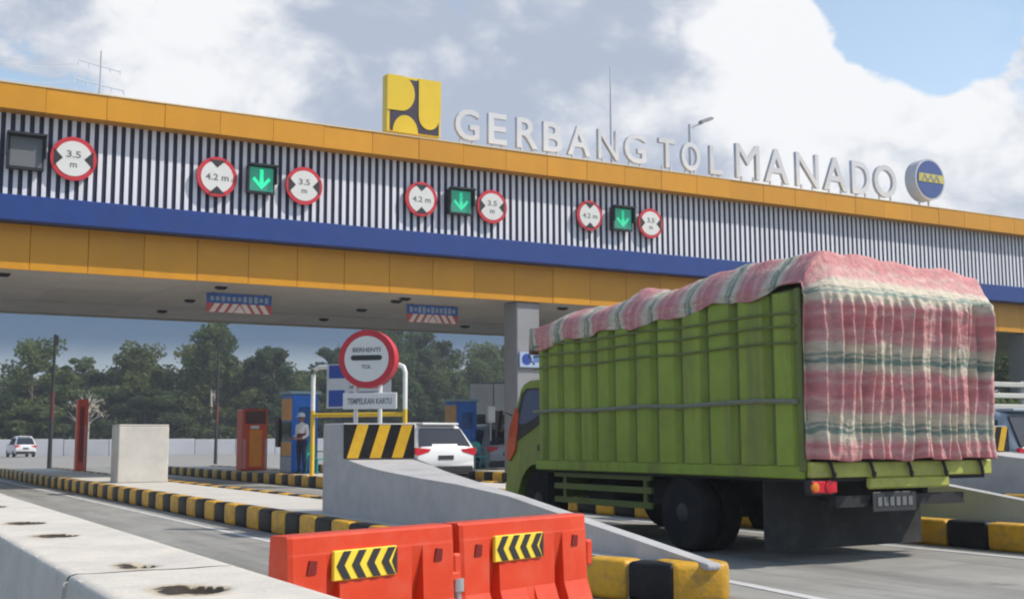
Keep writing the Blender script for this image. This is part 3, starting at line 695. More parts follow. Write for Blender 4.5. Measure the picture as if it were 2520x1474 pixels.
def barm():
    m = bpy.data.materials.new('weathered_concrete'); m.use_nodes = True; nt = m.node_tree; N = nt.nodes; L = nt.links; p = N['Principled BSDF']; p.inputs['Roughness'].default_value = .85
    tc = N.new('ShaderNodeTexCoord')
    def nz(s, d, r=.6):
        t = N.new('ShaderNodeTexNoise'); t.inputs['Scale'].default_value = s; t.inputs['Detail'].default_value = d; t.inputs['Roughness'].default_value = r; L.new(tc.outputs['Object'], t.inputs['Vector']); return t.outputs['Fac']
    def rm(v, a, b_, c, d):
        o = N.new('ShaderNodeMapRange'); L.new(v, o.inputs[0])
        for k, x in enumerate((a, b_, c, d)): o.inputs[k+1].default_value = x
        return o.outputs[0]
    def mixc(f, a, b_):
        o = N.new('ShaderNodeMix'); o.data_type = 'RGBA'; L.new(f, o.inputs[0])
        for k, x in ((6, a), (7, b_)):
            if hasattr(x, 'is_output'): L.new(x, o.inputs[k])
            else: o.inputs[k].default_value = (*x, 1)
        return o.outputs[2]
    c = mixc(rm(nz(2.2, 8, .7), .38, .66, 0, 1), (.62, .575, .505), (.49, .465, .43))
    c = mixc(rm(nz(14, 6), .55, .75, 0, .45), c, (.36, .35, .34))
    at = N.new('ShaderNodeAttribute'); at.attribute_name = 'stain'
    ad = N.new('ShaderNodeMath'); ad.operation = 'MULTIPLY'; L.new(at.outputs['Fac'], ad.inputs[0]); L.new(rm(nz(24, 5), .3, .65, .55, 1.15), ad.inputs[1])
    c = mixc(rm(ad.outputs[0], .12, .55, 0, .55), c, (.36, .27, .13))
    c = mixc(rm(ad.outputs[0], .55, .8, 0, 1), c, (.03, .021, .014))
    L.new(c, p.inputs['Base Color'])
    bp = N.new('ShaderNodeBump'); bp.inputs['Strength'].default_value = .35; bp.inputs['Distance'].default_value = .01; L.new(nz(55, 5), bp.inputs['Height']); L.new(bp.outputs[0], p.inputs['Normal'])
    MATS['weathered_concrete'] = m; return m
BARM = barm()
barrier_segment(-1.2, 3.86, 'nearest sunlit concrete barrier segment, with the darkest stained hole', [(.89, 3.30, .066, .10, .022, 1.25), (.9, 1.7, .06, .1, .03, 1.0)])
barrier_segment(3.88, 9.9, 'second concrete barrier segment, with a row of shallow stained slots', [(.895, 4.02, .038, .085, .02, 1.1), (.87, 5.50, .06, .10, .012, 1.15), (.87, 6.44, .065, .11, .012, 1.1), (.90, 8.2, .06, .14, .012, 1.0)])
for k in range(3): barrier_segment(9.92+k*8, 17.9+k*8, ('third concrete barrier segment from the camera, out beyond the left frame edge', 'fourth concrete barrier segment from the camera, out beyond the left frame edge', 'last concrete barrier segment, ending under the canopy')[k], [])

# ------------------------------------------------------------------ red water barriers
def water_barrier(loc, rz, label):
    t = thing('water_barrier', label, 'traffic barrier', loc, rz, 'red plastic water barriers')
    Lb = 1.0; b = NB()
    # section (y outward to -Y, z): foot, flare, wall, lip
    prof = [(-.22, 0), (-.22, .10), (-.20, .14), (-.085, .455), (-.074, .715), (-.072, .725), (-.068, .790), (-.058, .80)]
    def zone(x):
        for c, w, top in ((.235, .035, .69), (.50, .032, .43), (.745, .035, .69)):
            if abs(x/Lb-c) < w+.001 and abs(x/Lb-c) < w: return top
        return None
    xsn = [0, .02]
    for c, w in ((.235, .035), (.50, .032), (.745, .035)): xsn += [(c-w-.004)*Lb, (c-w+.004)*Lb, (c+w-.004)*Lb, (c+w+.004)*Lb]
    xsn += [Lb-.02, Lb]; cols = []
    for x in xsn:
        tp = zone(x); c = []
        for s in (-1, 1):
            line = []
            for (y, z) in prof:
                yy = y
                if tp and z <= tp+.02 and z > .01: yy = y+.058 if z < tp else y
                if x in (0, Lb): yy = y*.86
                line.append((x, yy if s < 0 else -yy, z))
            c.append(line)
        cols.append(c)
    rings = []
    for c in cols: rings.append([b.verts.new(p) for p in c[0]]+[b.verts.new(p) for p in c[1][::-1]])
    n = len(rings[0])
    for A, B in zip(rings, rings[1:]):
        for k in range(n): b.faces.new((A[k], A[(k+1) % n], B[(k+1) % n], B[k]))
    b.faces.new(rings[0]); b.faces.new(rings[-1])
    finish('shell', b, BARR, t, bevel=0, smooth=False)
    # chevron board
    b = NB(); cx, cz, w, h = .42*Lb, .662, .375, .13; box(b, cx-w/2, cx+w/2, -.090, -.068, cz-h/2, cz+h/2); cb_ = finish('chevron_board', b, REFY, t, bevel=.004)
    for k in range(4):
        b = NB(); x0 = cx-w/2+.014+k*.088; a = .040; d = .042
        prism(b, [(x0, cz), (x0+a, cz+h/2-.004), (x0+a+d, cz+h/2-.004), (x0+d, cz), (x0+a+d, cz-h/2+.004), (x0+a, cz-h/2+.004)], 1, -.095, -.0905); finish('chevron', b, INK, cb_)
    b = NB(); prism(b, [(cx+w/2-.004, cz-h/2+.006), (cx+w/2-.004, cz+h/2-.006), (cx+w/2-.032, cz)], 1, -.095, -.0905); finish('chevron', b, INK, cb_)
    # forklift pockets
    for q, m in ((.12, 1), (.885, 2)):
        b = NB(); prism(b, [(q*Lb-.030, .635), (q*Lb+.02, .635), (q*Lb+.026, .69), (q*Lb-.015, .695)], 1, -.083, -.070); finish('lifting_pocket', b, mat('pocket_dark_red', (.16, .008, .006), .6, .15), t)
    # interlocking end tongues and pin
    for z0, z1 in ((.08, .30), (.52, .66)):
        b = NB(); box(b, Lb-.005, Lb+.055, -.075, .075, z0, z1); finish('end_tongue', b, BARR, t, bevel=.012)
    b = NB(); box(b, -.10, .0, -.08, .08, .52, .58); finish('end_ledge', b, BARR, t, bevel=.015)
    return t
ang = math.atan2(.69, 2.0)
OX, OY = -.065*math.sin(ang), .065*math.cos(ang)
w1 = water_barrier((1.68+OX, 4.88+OY, 0), ang, 'left red plastic water barrier, its end tucked behind the concrete barrier')
w2 = dup(w1, (1.68+OX+1.045*math.cos(ang), 4.88+OY+1.045*math.sin(ang), 0), 'right red plastic water barrier, in front of the yellow kerb nose')
b = NB(); tube(b, [(0, 0, .50), (0, 0, .56)], .030, 12); tube(b, [(0, 0, .35), (0, 0, .50)], .016, 8)
lk = finish('lock_pin', b, STEEL, w1, (1.03, -.07, -.02), smooth=True)

# ------------------------------------------------------------------ green truck with tarpaulin
TX, TY = 9.27, 8.42
trk = thing('cargo_truck', 'green cargo truck with corrugated side, loaded high under a checked tarpaulin', 'truck', (TX, TY, 0))
def tp(name, b, m, parent=None, **k): return finish(name, b, m, parent or trk, **k)
HW = 1.24
b = NB(); box(b, -HW, -HW+.05, .10, 4.96, .90, 2.66); box(b, HW-.05, HW, .10, 4.96, .90, 2.66); box(b, -HW+.05, HW-.05, 4.90, 4.96, .90, 2.66); tp('cargo_wall', b, TGREEN2)
edges = [4.95, 4.71, 4.34, 3.94, 3.57, 3.19, 2.77, 2.35, 1.90, 1.45, .97, .45, .06]
for a, c in zip(edges, edges[1:]):
    for s in (-1, 1):
        b = NB(); y0, y1 = c+.045, a-.045
        prism(b, [(s*HW, y0), (s*(HW+.06), y0+.05), (s*(HW+.06), y1-.02), (s*HW, y1)], 2, .955, 2.63); tp('side_panel', b, TGREEN)
for s in (-1, 1):
    b = NB(); box(b, min(s*HW, s*(HW+.06)), max(s*HW, s*(HW+.06)), .03, 5.0, .83, .953); tp('sill', b, TGREEN, bevel=.012)
    b = NB(); box(b, min(s*(HW-.02), s*(HW+.07)), max(s*(HW-.02), s*(HW+.07)), .0, .085, .90, 2.66); tp('corner_post', b, TGREEN2, bevel=.012)
for z, r, m in ((1.575, .026, ROPE), (2.14, .013, TGREEN2), (2.30, .013, TGREEN2), (2.43, .013, TGREEN2)):
    b = NB(); tube(b, [(-HW-.075, 5.0-4.95*k/8, z+.012*math.sin(k*2.1)) for k in range(9)], r, 6); tp('side_rope' if m is ROPE else 'side_rail', b, m)
b = NB(); box(b, -HW+.01, HW-.01, .02, 4.95, .80, .90); tp('cargo_floor', b, CHASS)
b = NB(); box(b, -HW-.03, HW+.03, -.05, .02, .84, .99); tp('rear_sill', b, TYELG, bevel=.012)
b = NB(); box(b, -.5, .65, -.03, .03, .72, .84); tp('rear_crossmember', b, TYELG, bevel=.02)
for x in (-1.05, -.52, 0, .5, 1.05):
    b = NB(); tube(b, [(x, -.06, 1.02), (x+.01, -.09, .92), (x+.05, -.07, .84), (x+.09, -.04, .88)], .017, 6); tp('tarp_hook', b, DARK)
b = NB()
for x in (-.42, .42): box(b, x-.04, x+.04, .1, 5.6, .58, .80)
tp('chassis_rail', b, CHASS)
b = NB(); box(b, -.9, .9, .02, .12, .55, .66); tp('underrun_bar', b, CHASS)
def tail_light(s):
    b = NB(); box(b, s*1.12-.17, s*1.12+.17, -.05, .05, .68, .83); o = tp('tail_light', b, DARK, bevel=.02)
    b = NB(); lathe(b, [(-.082, .03), (-.076, .06), (-.05, .068)], 'y', 16, (s*1.12+.06*s*-1, 0, .755)); finish('red_lens', b, LAMPR, o, smooth=True)
    b = NB(); lathe(b, [(-.078, .02), (-.07, .045), (-.05, .05)], 'y', 14, (s*1.12+.12*s, 0, .755)); finish('amber_lens', b, LAMPO, o, smooth=True)
    b = NB(); box(b, s*1.12-.16, s*1.12+.16, -.066, -.051, .70, .81); finish('red_lens', b, LAMPR, o, bevel=.01)
tail_light(-1)
b = NB(); box(b, -.46, .14, -.03, -.01, .50, .69); pl = tp('number_plate_frame', b, PLATE, bevel=.006)
b = NB()
for k in range(6): box(b, -.40+k*.085, -.345+k*.085, -.037, -.031, .555, .64)
finish('plate_print', b, mat('plate_grey', (.14, .145, .155), .6, .1), pl)
b = NB(); box(b, -1.20, 1.02, .70, .72, .10, .80); tp('mudflap', b, FLAP)
def wheel(name, x, y, w, hub=True):
    b = NB(); r = .42; lathe(b, [(-w/2, .26), (-w/2, r-.05), (-w/2+.04, r-.008), (-w/2+.06, r), (w/2-.06, r), (w/2-.04, r-.008), (w/2, r-.05), (w/2, .26)], 'x', 36, (0, 0, 0)); 
    o = finish(name, b, RUB, trk, (x, y, r), smooth=True)
    s = -1 if x < 0 else 1
    b = NB(); lathe(b, [(s*(w/2-.02), .262), (s*(w/2-.06), .24), (s*(w/2-.10), .12), (s*(w/2+.0), .10), (s*(w/2+.02), .06)], 'x', 24); finish('rim', b, mat('truck_rim', (.035, .035, .04), .6, .2), o, smooth=True)
    return o
for x in (-1.09, -.80, .80, 1.09): wheel('wheel', x, 2.02, .24)
for x in (-.98, .98): wheel('wheel', x, 5.26, .24)
b = NB(); tube(b, [(-.95, 2.02, .42), (.95, 2.02, .42)], .08); lathe(b, [(-.2, .05), (-.14, .19), (.14, .19), (.2, .05)], 'x', 16, (0, 2.02, .42)); tp('axle', b, CHASS)
b = NB(); box(b, .45, 1.0, 2.7, 3.6, .42, .78); tp('fuel_tank', b, CHASS, bevel=.05, seg=2)
b = NB(); box(b, -.9, -.45, 2.5, 3.0, .45, .78); tp('tool_box', b, CHASS, bevel=.03)
b = NB(); box(b, -1.0, -.5, 3.6, 4.2, .4, .7); tp('battery_box', b, CHASS, bevel=.03)
for s in (-1, 1):
    for z in (.78, .63, .46):
        b = NB(); box(b, s*1.16-.02, s*1.16+.02, 2.62, 4.72, z-.035, z+.035); tp('side_guard_rail', b, TGREEN2)
    for y in (2.78, 4.52):
        b = NB(); box(b, s*1.13-.02, s*1.13+.02, y-.035, y+.035, .42, .84); tp('side_guard_post', b, TGREEN2)
    b = NB(); box(b, s*1.05-.16, s*1.05+.16, 4.86, 4.875, .40, .83); tp('front_mudguard', b, CHASS)
# cab
arch = [(5.26+.50*math.cos(a), .42+.50*math.sin(a)) for a in [PI*(k/10) for k in range(0, 11)]]
prof = [(5.02, .62), (5.02, 1.88), (5.10, 1.98), (5.22, 2.02), (5.42, 2.02), (5.60, 1.97), (5.68, 1.90), (5.97, 1.28), (6.06, 1.10), (6.09, .60), (6.04, .42), (5.77, .42)]+arch[1:-3]
b = NB(); prism(b, prof, 0, -1.13, 1.13); tp('cab', b, TGREEN, bevel=.035, seg=2, smooth=True)
for s in (-1, 1):
    X0, X1 = (s*1.125, s*1.142)
    b = NB(); prism(b, [(5.06, 1.46), (5.06, 1.90), (5.50, 1.91), (5.62, 1.84), (5.88, 1.30), (5.80, 1.19)], 0, min(X0, X1), max(X0, X1)); tp('side_window', b, DARK)
    X0, X1 = (s*1.143, s*1.150)
    b = NB(); prism(b, [(5.08, 1.56), (5.08, 1.88), (5.44, 1.88), (5.54, 1.79), (5.70, 1.44), (5.52, 1.42)], 0, min(X0, X1), max(X0, X1)); tp('window_glass', b, GLASSB)
    b = NB(); prism(b, [(5.79, 1.66), (5.70, 1.58), (5.72, 1.36), (5.80, 1.06), (5.95, .92), (6.05, .96), (6.03, 1.14), (5.94, 1.38)], 0, min(s*1.10, s*1.155), max(s*1.10, s*1.155)); tp('orange_pillar_trim', b, ORANGE, bevel=.008)
    b = NB(); prism(b, [(5.08, 1.07), (5.20, 1.07), (5.20, 1.15), (5.08, 1.15)], 0, min(s*1.13, s*1.15), max(s*1.13, s*1.15)); tp('door_handle', b, DARK)
    b = NB(); tube(b, [(s*1.12, 5.92, 1.55), (s*1.24, 6.02, 1.62), (s*1.26, 6.04, 1.35)], .015, 6); box(b, s*1.26-.05, s*1.26+.05, 6.02, 6.07, 1.25, 1.62); tp('mirror', b, DARK)
    b = NB(); prism(b, [(5.045, .72), (5.06, .72), (5.06, 1.44), (5.045, 1.44)], 0, min(s*1.131, s*1.134), max(s*1.131, s*1.134)); tp('door_seam', b, CHASS)
b = NB(); prism(b, [(5.705, 1.90), (5.985, 1.29), (5.995, 1.29), (5.715, 1.90)], 0, -1.0, 1.0); tp('windscreen', b, GLASS)
b = NB(); box(b, -1.12, 1.12, 6.06, 6.14, .40, .62); tp('front_bumper', b, TGREEN, bevel=.02)
for s in (-1, 1):
    b = NB(); box(b, s*.85-.14, s*.85+.14, 6.085, 6.115, .68, .82); tp('headlight', b, SIGNW, bevel=.01)
b = NB(); box(b, -.9, .9, 5.05, 5.5, 2.021, 2.10); tp('roof_visor', b, TGREEN2, bevel=.02)

# tarpaulin
def tarp_mat():
    m = bpy.data.materials.new('checked_tarpaulin'); m.use_nodes = True; nt = m.node_tree; N = nt.nodes; L = nt.links; p = N['Principled BSDF']; p.inputs['Roughness'].default_value = .62; p.inputs['Specular IOR Level'].default_value = .3
    uv = N.new('ShaderNodeUVMap'); uv.uv_map = 'UVMap'; tc = N.new('ShaderNodeTexCoord')
    sp = N.new('ShaderNodeSeparateXYZ'); L.new(uv.outputs[0], sp.inputs[0])
    nz = N.new('ShaderNodeTexNoise'); nz.inputs['Scale'].default_value = 5; nz.inputs['Detail'].default_value = 6; nz.inputs['Roughness'].default_value = .7; L.new(uv.outputs[0], nz.inputs['Vector'])
    a = N.new('ShaderNodeMath'); a.operation = 'MULTIPLY_ADD'; L.new(nz.outputs['Fac'], a.inputs[0]); a.inputs[1].default_value = .17; L.new(sp.outputs[1], a.inputs[2])
    dv = N.new('ShaderNodeMath'); dv.operation = 'DIVIDE'; L.new(a.outputs[0], dv.inputs[0]); dv.inputs[1].default_value = .67
    fr = N.new('ShaderNodeMath'); fr.operation = 'FRACT'; L.new(dv.outputs[0], fr.inputs[0])
    cr = N.new('ShaderNodeValToRGB'); L.new(fr.outputs[0], cr.inputs[0]); e = cr.color_ramp.elements
    P1, P2, CR, GR = (.52, .20, .21), (.55, .31, .30), (.54, .47, .375), (.17, .24, .205)
    pts = [(0, P2), (.06, P1), (.20, P1), (.26, P2), (.34, P1), (.40, P2), (.46, CR), (.52, CR), (.555, GR), (.60, GR), (.625, CR), (.66, GR), (.69, CR), (.80, CR), (.85, P2), (.92, (.53, .25, .25)), (1.0, P2)]
    e[0].position = 0; e[0].color = (*P2, 1); e[1].position = 1; e[1].color = (*P2, 1)
    for q, c in pts[1:-1]:
        k = e.new(q); k.color = (*c, 1)
    # fainter lengthwise threads
    du = N.new('ShaderNodeMath'); du.operation = 'DIVIDE'; L.new(sp.outputs[0], du.inputs[0]); du.inputs[1].default_value = .34
    fu = N.new('ShaderNodeMath'); fu.operation = 'FRACT'; L.new(du.outputs[0], fu.inputs[0])
    gt = N.new('ShaderNodeMapRange'); gt.interpolation_type = 'SMOOTHSTEP'; L.new(fu.outputs[0], gt.inputs[0]); gt.inputs[1].default_value = .55; gt.inputs[2].default_value = .7; gt.inputs[4].default_value = .12
    mx = N.new('ShaderNodeMix'); mx.data_type = 'RGBA'; L.new(gt.outputs[0], mx.inputs[0]); L.new(cr.outputs[0], mx.inputs[6]); mx.inputs[7].default_value = (*CR, 1)
    n2 = N.new('ShaderNodeTexNoise'); n2.inputs['Scale'].default_value = 9; n2.inputs['Detail'].default_value = 8; n2.inputs['Roughness'].default_value = .7; L.new(uv.outputs[0], n2.inputs['Vector'])
    r2 = N.new('ShaderNodeMapRange'); L.new(n2.outputs['Fac'], r2.inputs[0]); r2.inputs[1].default_value = .3; r2.inputs[2].default_value = .7; r2.inputs[3].default_value = .70; r2.inputs[4].default_value = 1.24
    sc = N.new('ShaderNodeVectorMath'); sc.operation = 'SCALE'; L.new(mx.outputs[2], sc.inputs[0]); L.new(r2.outputs[0], sc.inputs['Scale']); L.new(sc.outputs[0], p.inputs['Base Color'])
    bp = N.new('ShaderNodeBump'); bp.inputs['Strength'].default_value = .7; bp.inputs['Distance'].default_value = .03
    n3 = N.new('ShaderNodeTexNoise'); n3.inputs['Scale'].default_value = 16; n3.inputs['Detail'].default_value = 6; L.new(uv.outputs[0], n3.inputs['Vector']); L.new(n3.outputs['Fac'], bp.inputs['Height']); L.new(bp.outputs[0], p.inputs['Normal'])
    MATS['checked_tarpaulin'] = m; return m
TARP = tarp_mat()
tarp = thing('tarpaulin', 'pink, cream and green checked tarpaulin draped over the truck load', 'tarpaulin', (TX, TY, 2.66))
def N3(x, y, z): return noise.noise(Vector((x, y, z)))
TOPZ = [(-.1, 3.02), (.7, 3.03), (1.4, 3.02), (2.1, 2.96), (2.4, 2.92), (2.9, 2.97), (3.7, 2.85), (4.4, 2.88), (5.0, 2.74), (5.2, 2.66)]
LOWZ = [(-.1, 2.72), (.62, 2.61), (1.67, 2.58), (2.1, 2.51), (3.7, 2.49), (4.95, 2.38)]
b = NB(); uvl = b.loops.layers.uv.new('UVMap'); UVD = {}
def vert(p, u, v):
    q = b.verts.new((p[0], p[1], p[2]-2.66)); UVD[q] = (u, v); return q
def quad(*vs):
    f = b.faces.new(vs)
    for l in f.loops: l[uvl].uv = UVD[l.vert]
NU, NV = 84, 96; grid = []
for j in range(NV+1):
    y = -.04+5.14*j/NV; row = []; zt = interp(y, TOPZ); zl = interp(y, LOWZ)+.03*math.sin(y*6.3)+.04*N3(y*3, 1, 0)
    for i in range(NU+1):
        s = i/NU
        if s < .14:     # left skirt
            q = s/.14; x = -HW-.075-.02*math.sin(y*9.3+2)*(1-q)-.05*abs(N3(y*4.5, 9, q))*(1-.3*q); z = zl+(2.70-zl)*q
        elif s > .86:
            q = (1-s)/.14; x = HW+.075+.04*abs(N3(y*4.5, 5, q)); z = zl+(2.70-zl)*q
        else:
            q = (s-.14)/.72; x = -HW-.06+(2*HW+.12)*q
            bulge = (min(1, q/.11)*min(1, (1-q)/.05))**.6 if 0 < q < 1 else 0
            z = 2.70+(zt-2.70-.16*max(0, q-.25))*bulge+.045*N3(x*2.2, y*1.6, 4)*bulge+.02*N3(x*6, y*5, 8)*bulge
            z += .018*math.sin(q*60+y*2)*.3*bulge
            if 5.10-y < .5: z -= (.5-(5.10-y))*.45*bulge
        row.append(vert((x, y, z), s*3.6, 1.62+.34+y))
    grid.append(row)
for j in range(NV):
    for i in range(NU): quad(grid[j][i], grid[j][i+1], grid[j+1][i+1], grid[j+1][i])
# front drop
fr_ = []
for i in range(NU+1):
    p = grid[NV][i].co; fr_.append(vert((p.x, p.y+.03, min(p.z+2.66, 2.34+.05*N3(p.x*4, 2, 2))), i/NU*3.6, 1.62+.34+5.6))
for i in range(NU): quad(grid[NV][i+1], grid[NV][i], fr_[i], fr_[i+1])
# rear curtain: slope from the load edge then pleated drop to the sill
NR = 230; rows = []
random.seed(21)
pl_ = []; x = -HW-.1  # single deeper folds
while x < HW+.1:
    w = random.uniform(.045, .12); pl_.append((x+w/2, w, random.uniform(.5, 1.3), random.uniform(-.12, .12))); x += w*random.uniform(1.1, 1.7)
def ridge(v): return (1-abs(math.sin(v)))**1.4
def pleat(x, t):
    w1 = 4.0*N3(x*1.2, t*.8, 2); w2 = 5.0*N3(x*1.7+3, t*1.1, 6)
    s = 1.05*(.5+.5*math.sin(x*2*PI/.135+w1))**1.7*(.75+.6*N3(x*2, t*1.5, 6))+.15*math.sin(x*2*PI/.31+w2-t*.7)+.35*ridge(x*PI/.21+w2)
    s += .16*N3(x*11, t*9, 3)+.10*N3(x*22, t*20, 8)
    s *= .62
    q = (x+HW)/(2*HW)
    if .80 < q < .95: s -= 1.5*math.sin(PI*(q-.80)/.15)*(1-.5*t)
    if q < .045: s -= 1.1*(1-q/.045)
    for c, w, a, lean in pl_:
        d = abs(x-c-lean*t)/w
        if d < 1: s += .35*a*(.5+.5*math.cos(PI*d))
    return s
XE0, XE1 = -HW-.085, HW-.035
zs = []
nS, nD = 16, 90
for k in range(nS+nD+1):
    row = []
    for i in range(NR+1):
        q = i/NR; x = XE0+(XE1-XE0)*q
        qq = (x+HW+.06)/(2*HW+.12); bl = (min(1, qq/.11)*min(1, (1-qq)/.05))**.6 if 0 < qq < 1 else 0
        ztop = 2.70+(3.02-2.70-.16*max(0, qq-.25))*bl+.045*N3(x*2.2, -.04*1.6, 4)*bl+.02*N3(x*6, -.2, 8)*bl
        hem = 2.60-.02*q
        if k <= nS:
            t = k/nS; y = -.04-.16*t*bl-.04*t; z = ztop+(hem-ztop)*t-.035*math.sin(PI*t)*bl+.012*N3(x*5, t*3, 1)
            y -= .0298*pleat(x, 0)*max(0, t-.6)*2.5; z += .03*N3(x*3+t*2, t*2.5, 5)*bl*math.sin(PI*t)
        else:
            t = (k-nS)/nD; zb = 1.005+.012*math.sin(x*9)+.02*N3(x*5, 0, 0); z = hem+(zb-hem)*t
            base = -.04-.16*bl-.04; y = base*(1-t*.55)-(.100-.02*t)*pleat(x, t)*min(1, .35+t*9)*min(1, q/.03+.1, (1-q)/.03+.1)-.018*N3(x*3, t*4, 7)
            # crumpled lower hem, ruffles
            if t > .78:
                y -= (t-.78)/.22*(.05*abs(N3(x*7, t*3, 5))+.03*math.sin(x*21+t*7)*.5+.02)
            z += .012*N3(x*6, t*5, 11)*(1 if t < .98 else 0)
        if q > .97: y += .0
        xx = x if True else x+.05*math.sin(min(1, max(0, (k-nS)/nD))*2.6)*(1 if q > .9 else 0)*(q-.9)*10
        row.append(vert((xx, y, z), q*2.6+.4, 1.62+.34+.1-(0 if k == 0 else 0)-((k/nS*.44) if k <= nS else .44+(k-nS)/nD*1.60)))
    rows.append(row)
for A, B in zip(rows, rows[1:]):
    for i in range(NR): quad(A[i], B[i], B[i+1], A[i+1])
# right hand return of the rear curtain along the side
ret = []
for k in range(nS, nS+nD+1, 2):
    t = (k-nS)/nD; p = rows[k][NR].co; r = []
    for m in range(7):
        u = m/6; r.append(vert((p.x+.02*math.sin(u*7+t*6)-.01*u, p.y+u*.42*(1-.35*t), p.z+2.66), 3.0+u*.4, UVD[rows[k][NR]][1]))
    ret.append(r)
for A, B in zip(ret, ret[1:]):
    for m in range(6): quad(A[m], B[m], B[m+1], A[m+1])
bmesh.ops.recalc_face_normals(b, faces=list(b.faces))
me = bpy.data.meshes.new('sheet'); b.to_mesh(me); b.free(); me.materials.append(TARP)
for p in me.polygons: p.use_smooth = True
sh = bpy.data.objects.new('sheet', me); COL.objects.link(sh); sh.parent = tarp
sd = sh.modifiers.new('thickness', 'SOLIDIFY'); sd.thickness = .006; sd.offset = -1
b = NB(); tube(b, [(-HW-.10, 5.02, 2.40-2.66), (-HW-.11, 5.08, 2.30-2.66), (-HW-.09, 4.96, 2.2-2.66)], .012, 6); finish('tie_rope', b, ROPE, tarp)

# ------------------------------------------------------------------ cars
def make_car(name, label, loc, rz, paint, L_=4.3, W=1.72, H=1.68, style='mpv', tall=0.0):
    t = thing(name, label, 'car', loc, rz)
    hw = W/2
    # stations y (0 rear .. L front): zb, belt, roof, hw_low, hw_belt, hw_roof
    st = [(0.0, .42, .92, .96, .90, .93, .80), (.10, .30, .98, 1.10, .97, .98, .80), (.52, .26, 1.00, H-.10, 1, 1, .72), (.95, .24, 1.0, H-.01, 1, 1, .73), (1.7, .24, .99, H+.01, 1, 1, .74), (2.45, .24, .97, H-.06, 1, 1, .73), (3.15, .24, .95, 1.12, 1, .98, .84), (3.35, .24, .95, 1.00, 1, .97, .86), (4.0, .26, .80, .84, .97, .92, .80), (4.3, .34, .62, .66, .86, .84, .74)]
    f = L_/4.3; b = NB(); rings = []
    for y, zb, zbelt, zr, a, c, d in st:
        zr = max(zr, zbelt+.03); A, C_, D = a*hw, c*hw, d*hw
        half = [(A*.86, zb), (A, zb+.14), (A*1.0, (zb+zbelt)/2), (C_, zbelt), (D+.03, zr-.10 if zr-.1 > zbelt else zbelt+.01), (D-.06, zr-.015), (D*.5, zr+.01)]
        rings.append([b.verts.new((x, y*f, z)) for x, z in half]+[b.verts.new((-x, y*f, z)) for x, z in half[::-1]])
    n = len(rings[0])
    for A, B in zip(rings, rings[1:]):
        for k in range(n): b.faces.new((A[k], A[(k+1) % n], B[(k+1) % n], B[k]))
    b.faces.new(rings[0]); b.faces.new(rings[-1])
    body = finish('body', b, paint, t, smooth=True)
    def at(y):
        for p, q in zip(st, st[1:]):
            if y <= q[0]:
                u = (y-p[0])/(q[0]-p[0]); return [p[i]+(q[i]-p[i])*u for i in range(7)]
        return st[-1]
    def sidept(y, w, s, off):      # w 0 belt .. 1 roof edge
        _, zb, zbelt, zr, a, c, d = at(y); x = c*hw+(d*hw+.03-c*hw)*w; z = zbelt+(zr-.10-zbelt)*w
        return (s*(x+off), y*f, z)
    for s in (-1, 1):
        for (y0, y1, y0t, y1t) in ((.50, 1.02, .62, 1.02), (1.10, 1.92, 1.10, 1.92), (2.0, 2.95, 2.0, 2.50)):
            b = NB(); pts = [sidept(y0, .08, s, .012), sidept(y1, .08, s, .012), sidept(y1t, .9, s, .012), sidept(y0t, .9, s, .012)]
            inn = [(p[0]-s*.03, p[1], p[2]) for p in pts]
            A = [b.verts.new(p) for p in pts]; B = [b.verts.new(p) for p in inn]
            b.faces.new(A); b.faces.new(B[::-1])
            for k in range(4): b.faces.new((A[k], B[k], B[(k+1) % 4], A[(k+1) % 4]))
            finish('side_window', b, GLASS, t)
        for y in (.78, 3.42):
            b = NB(); lathe(b, [(-.10, .2), (-.10, .29), (-.07, .315), (.07, .315), (.10, .29), (.10, .2)], 'x', 24); w_ = finish('wheel', b, RUB, t, (s*(hw-.09), y*f, .315), smooth=True)
            b = NB(); lathe(b, [(s*.085, .205), (s*.105, .19), (s*.095, .06), (s*.11, .03)], 'x', 18); finish('rim', b, RIM, w_, smooth=True)
        b = NB(); prism(b, [(s*(hw*.90), .80), (s*(hw*.99), .84), (s*(hw*.99), 1.02), (s*(hw*.50), .98), (s*(hw*.55), .90)], 1, -.0, .09); o = finish('tail_lamp', b, LAMPR, t); o.location = (0, -.012, 0)
        b = NB(); box(b, s*(hw*.72)-.14, s*(hw*.72)+.14, 4.2*f, 4.27*f, .62, .74); finish('headlight', b, SIGNW, t, bevel=.02)
        b = NB(); box(b, s*(hw+.09)-.08, s*(hw+.09)+.08, 2.82*f, 2.90*f, .98, 1.10); finish('mirror', b, paint, t, bevel=.02)
    # rear screen, bumper, plate, windscreen
    b = NB(); yb, yt = .085*f, .40*f; wb, wt = hw*.84, hw*.66
    A = [b.verts.new(p) for p in ((-wb, yb-.02, 1.06), (wb, yb-.02, 1.06), (wt, yt+.03, H-.17), (-wt, yt+.03, H-.17))]; B = [b.verts.new((v.co.x, v.co.y+.05, v.co.z-.01)) for v in A]
    b.faces.new(A); b.faces.new(B[::-1])
    for k in range(4): b.faces.new((A[k], B[k], B[(k+1) % 4], A[(k+1) % 4]))
    finish('rear_window', b, GLASS, t)
    b = NB(); box(b, -hw*.60, hw*.60, .36, .80, H-.075, H-.01); finish('roof_spoiler', b, paint, t, bevel=.02)
    b = NB(); box(b, -hw*.88, hw*.88, -.035, .10, .30, .50); finish('rear_bumper', b, DARK, t, bevel=.03)
    b = NB(); box(b, -.24, .24, -.02, .01, .68, .80); p_ = finish('number_plate', b, PLATE, t)
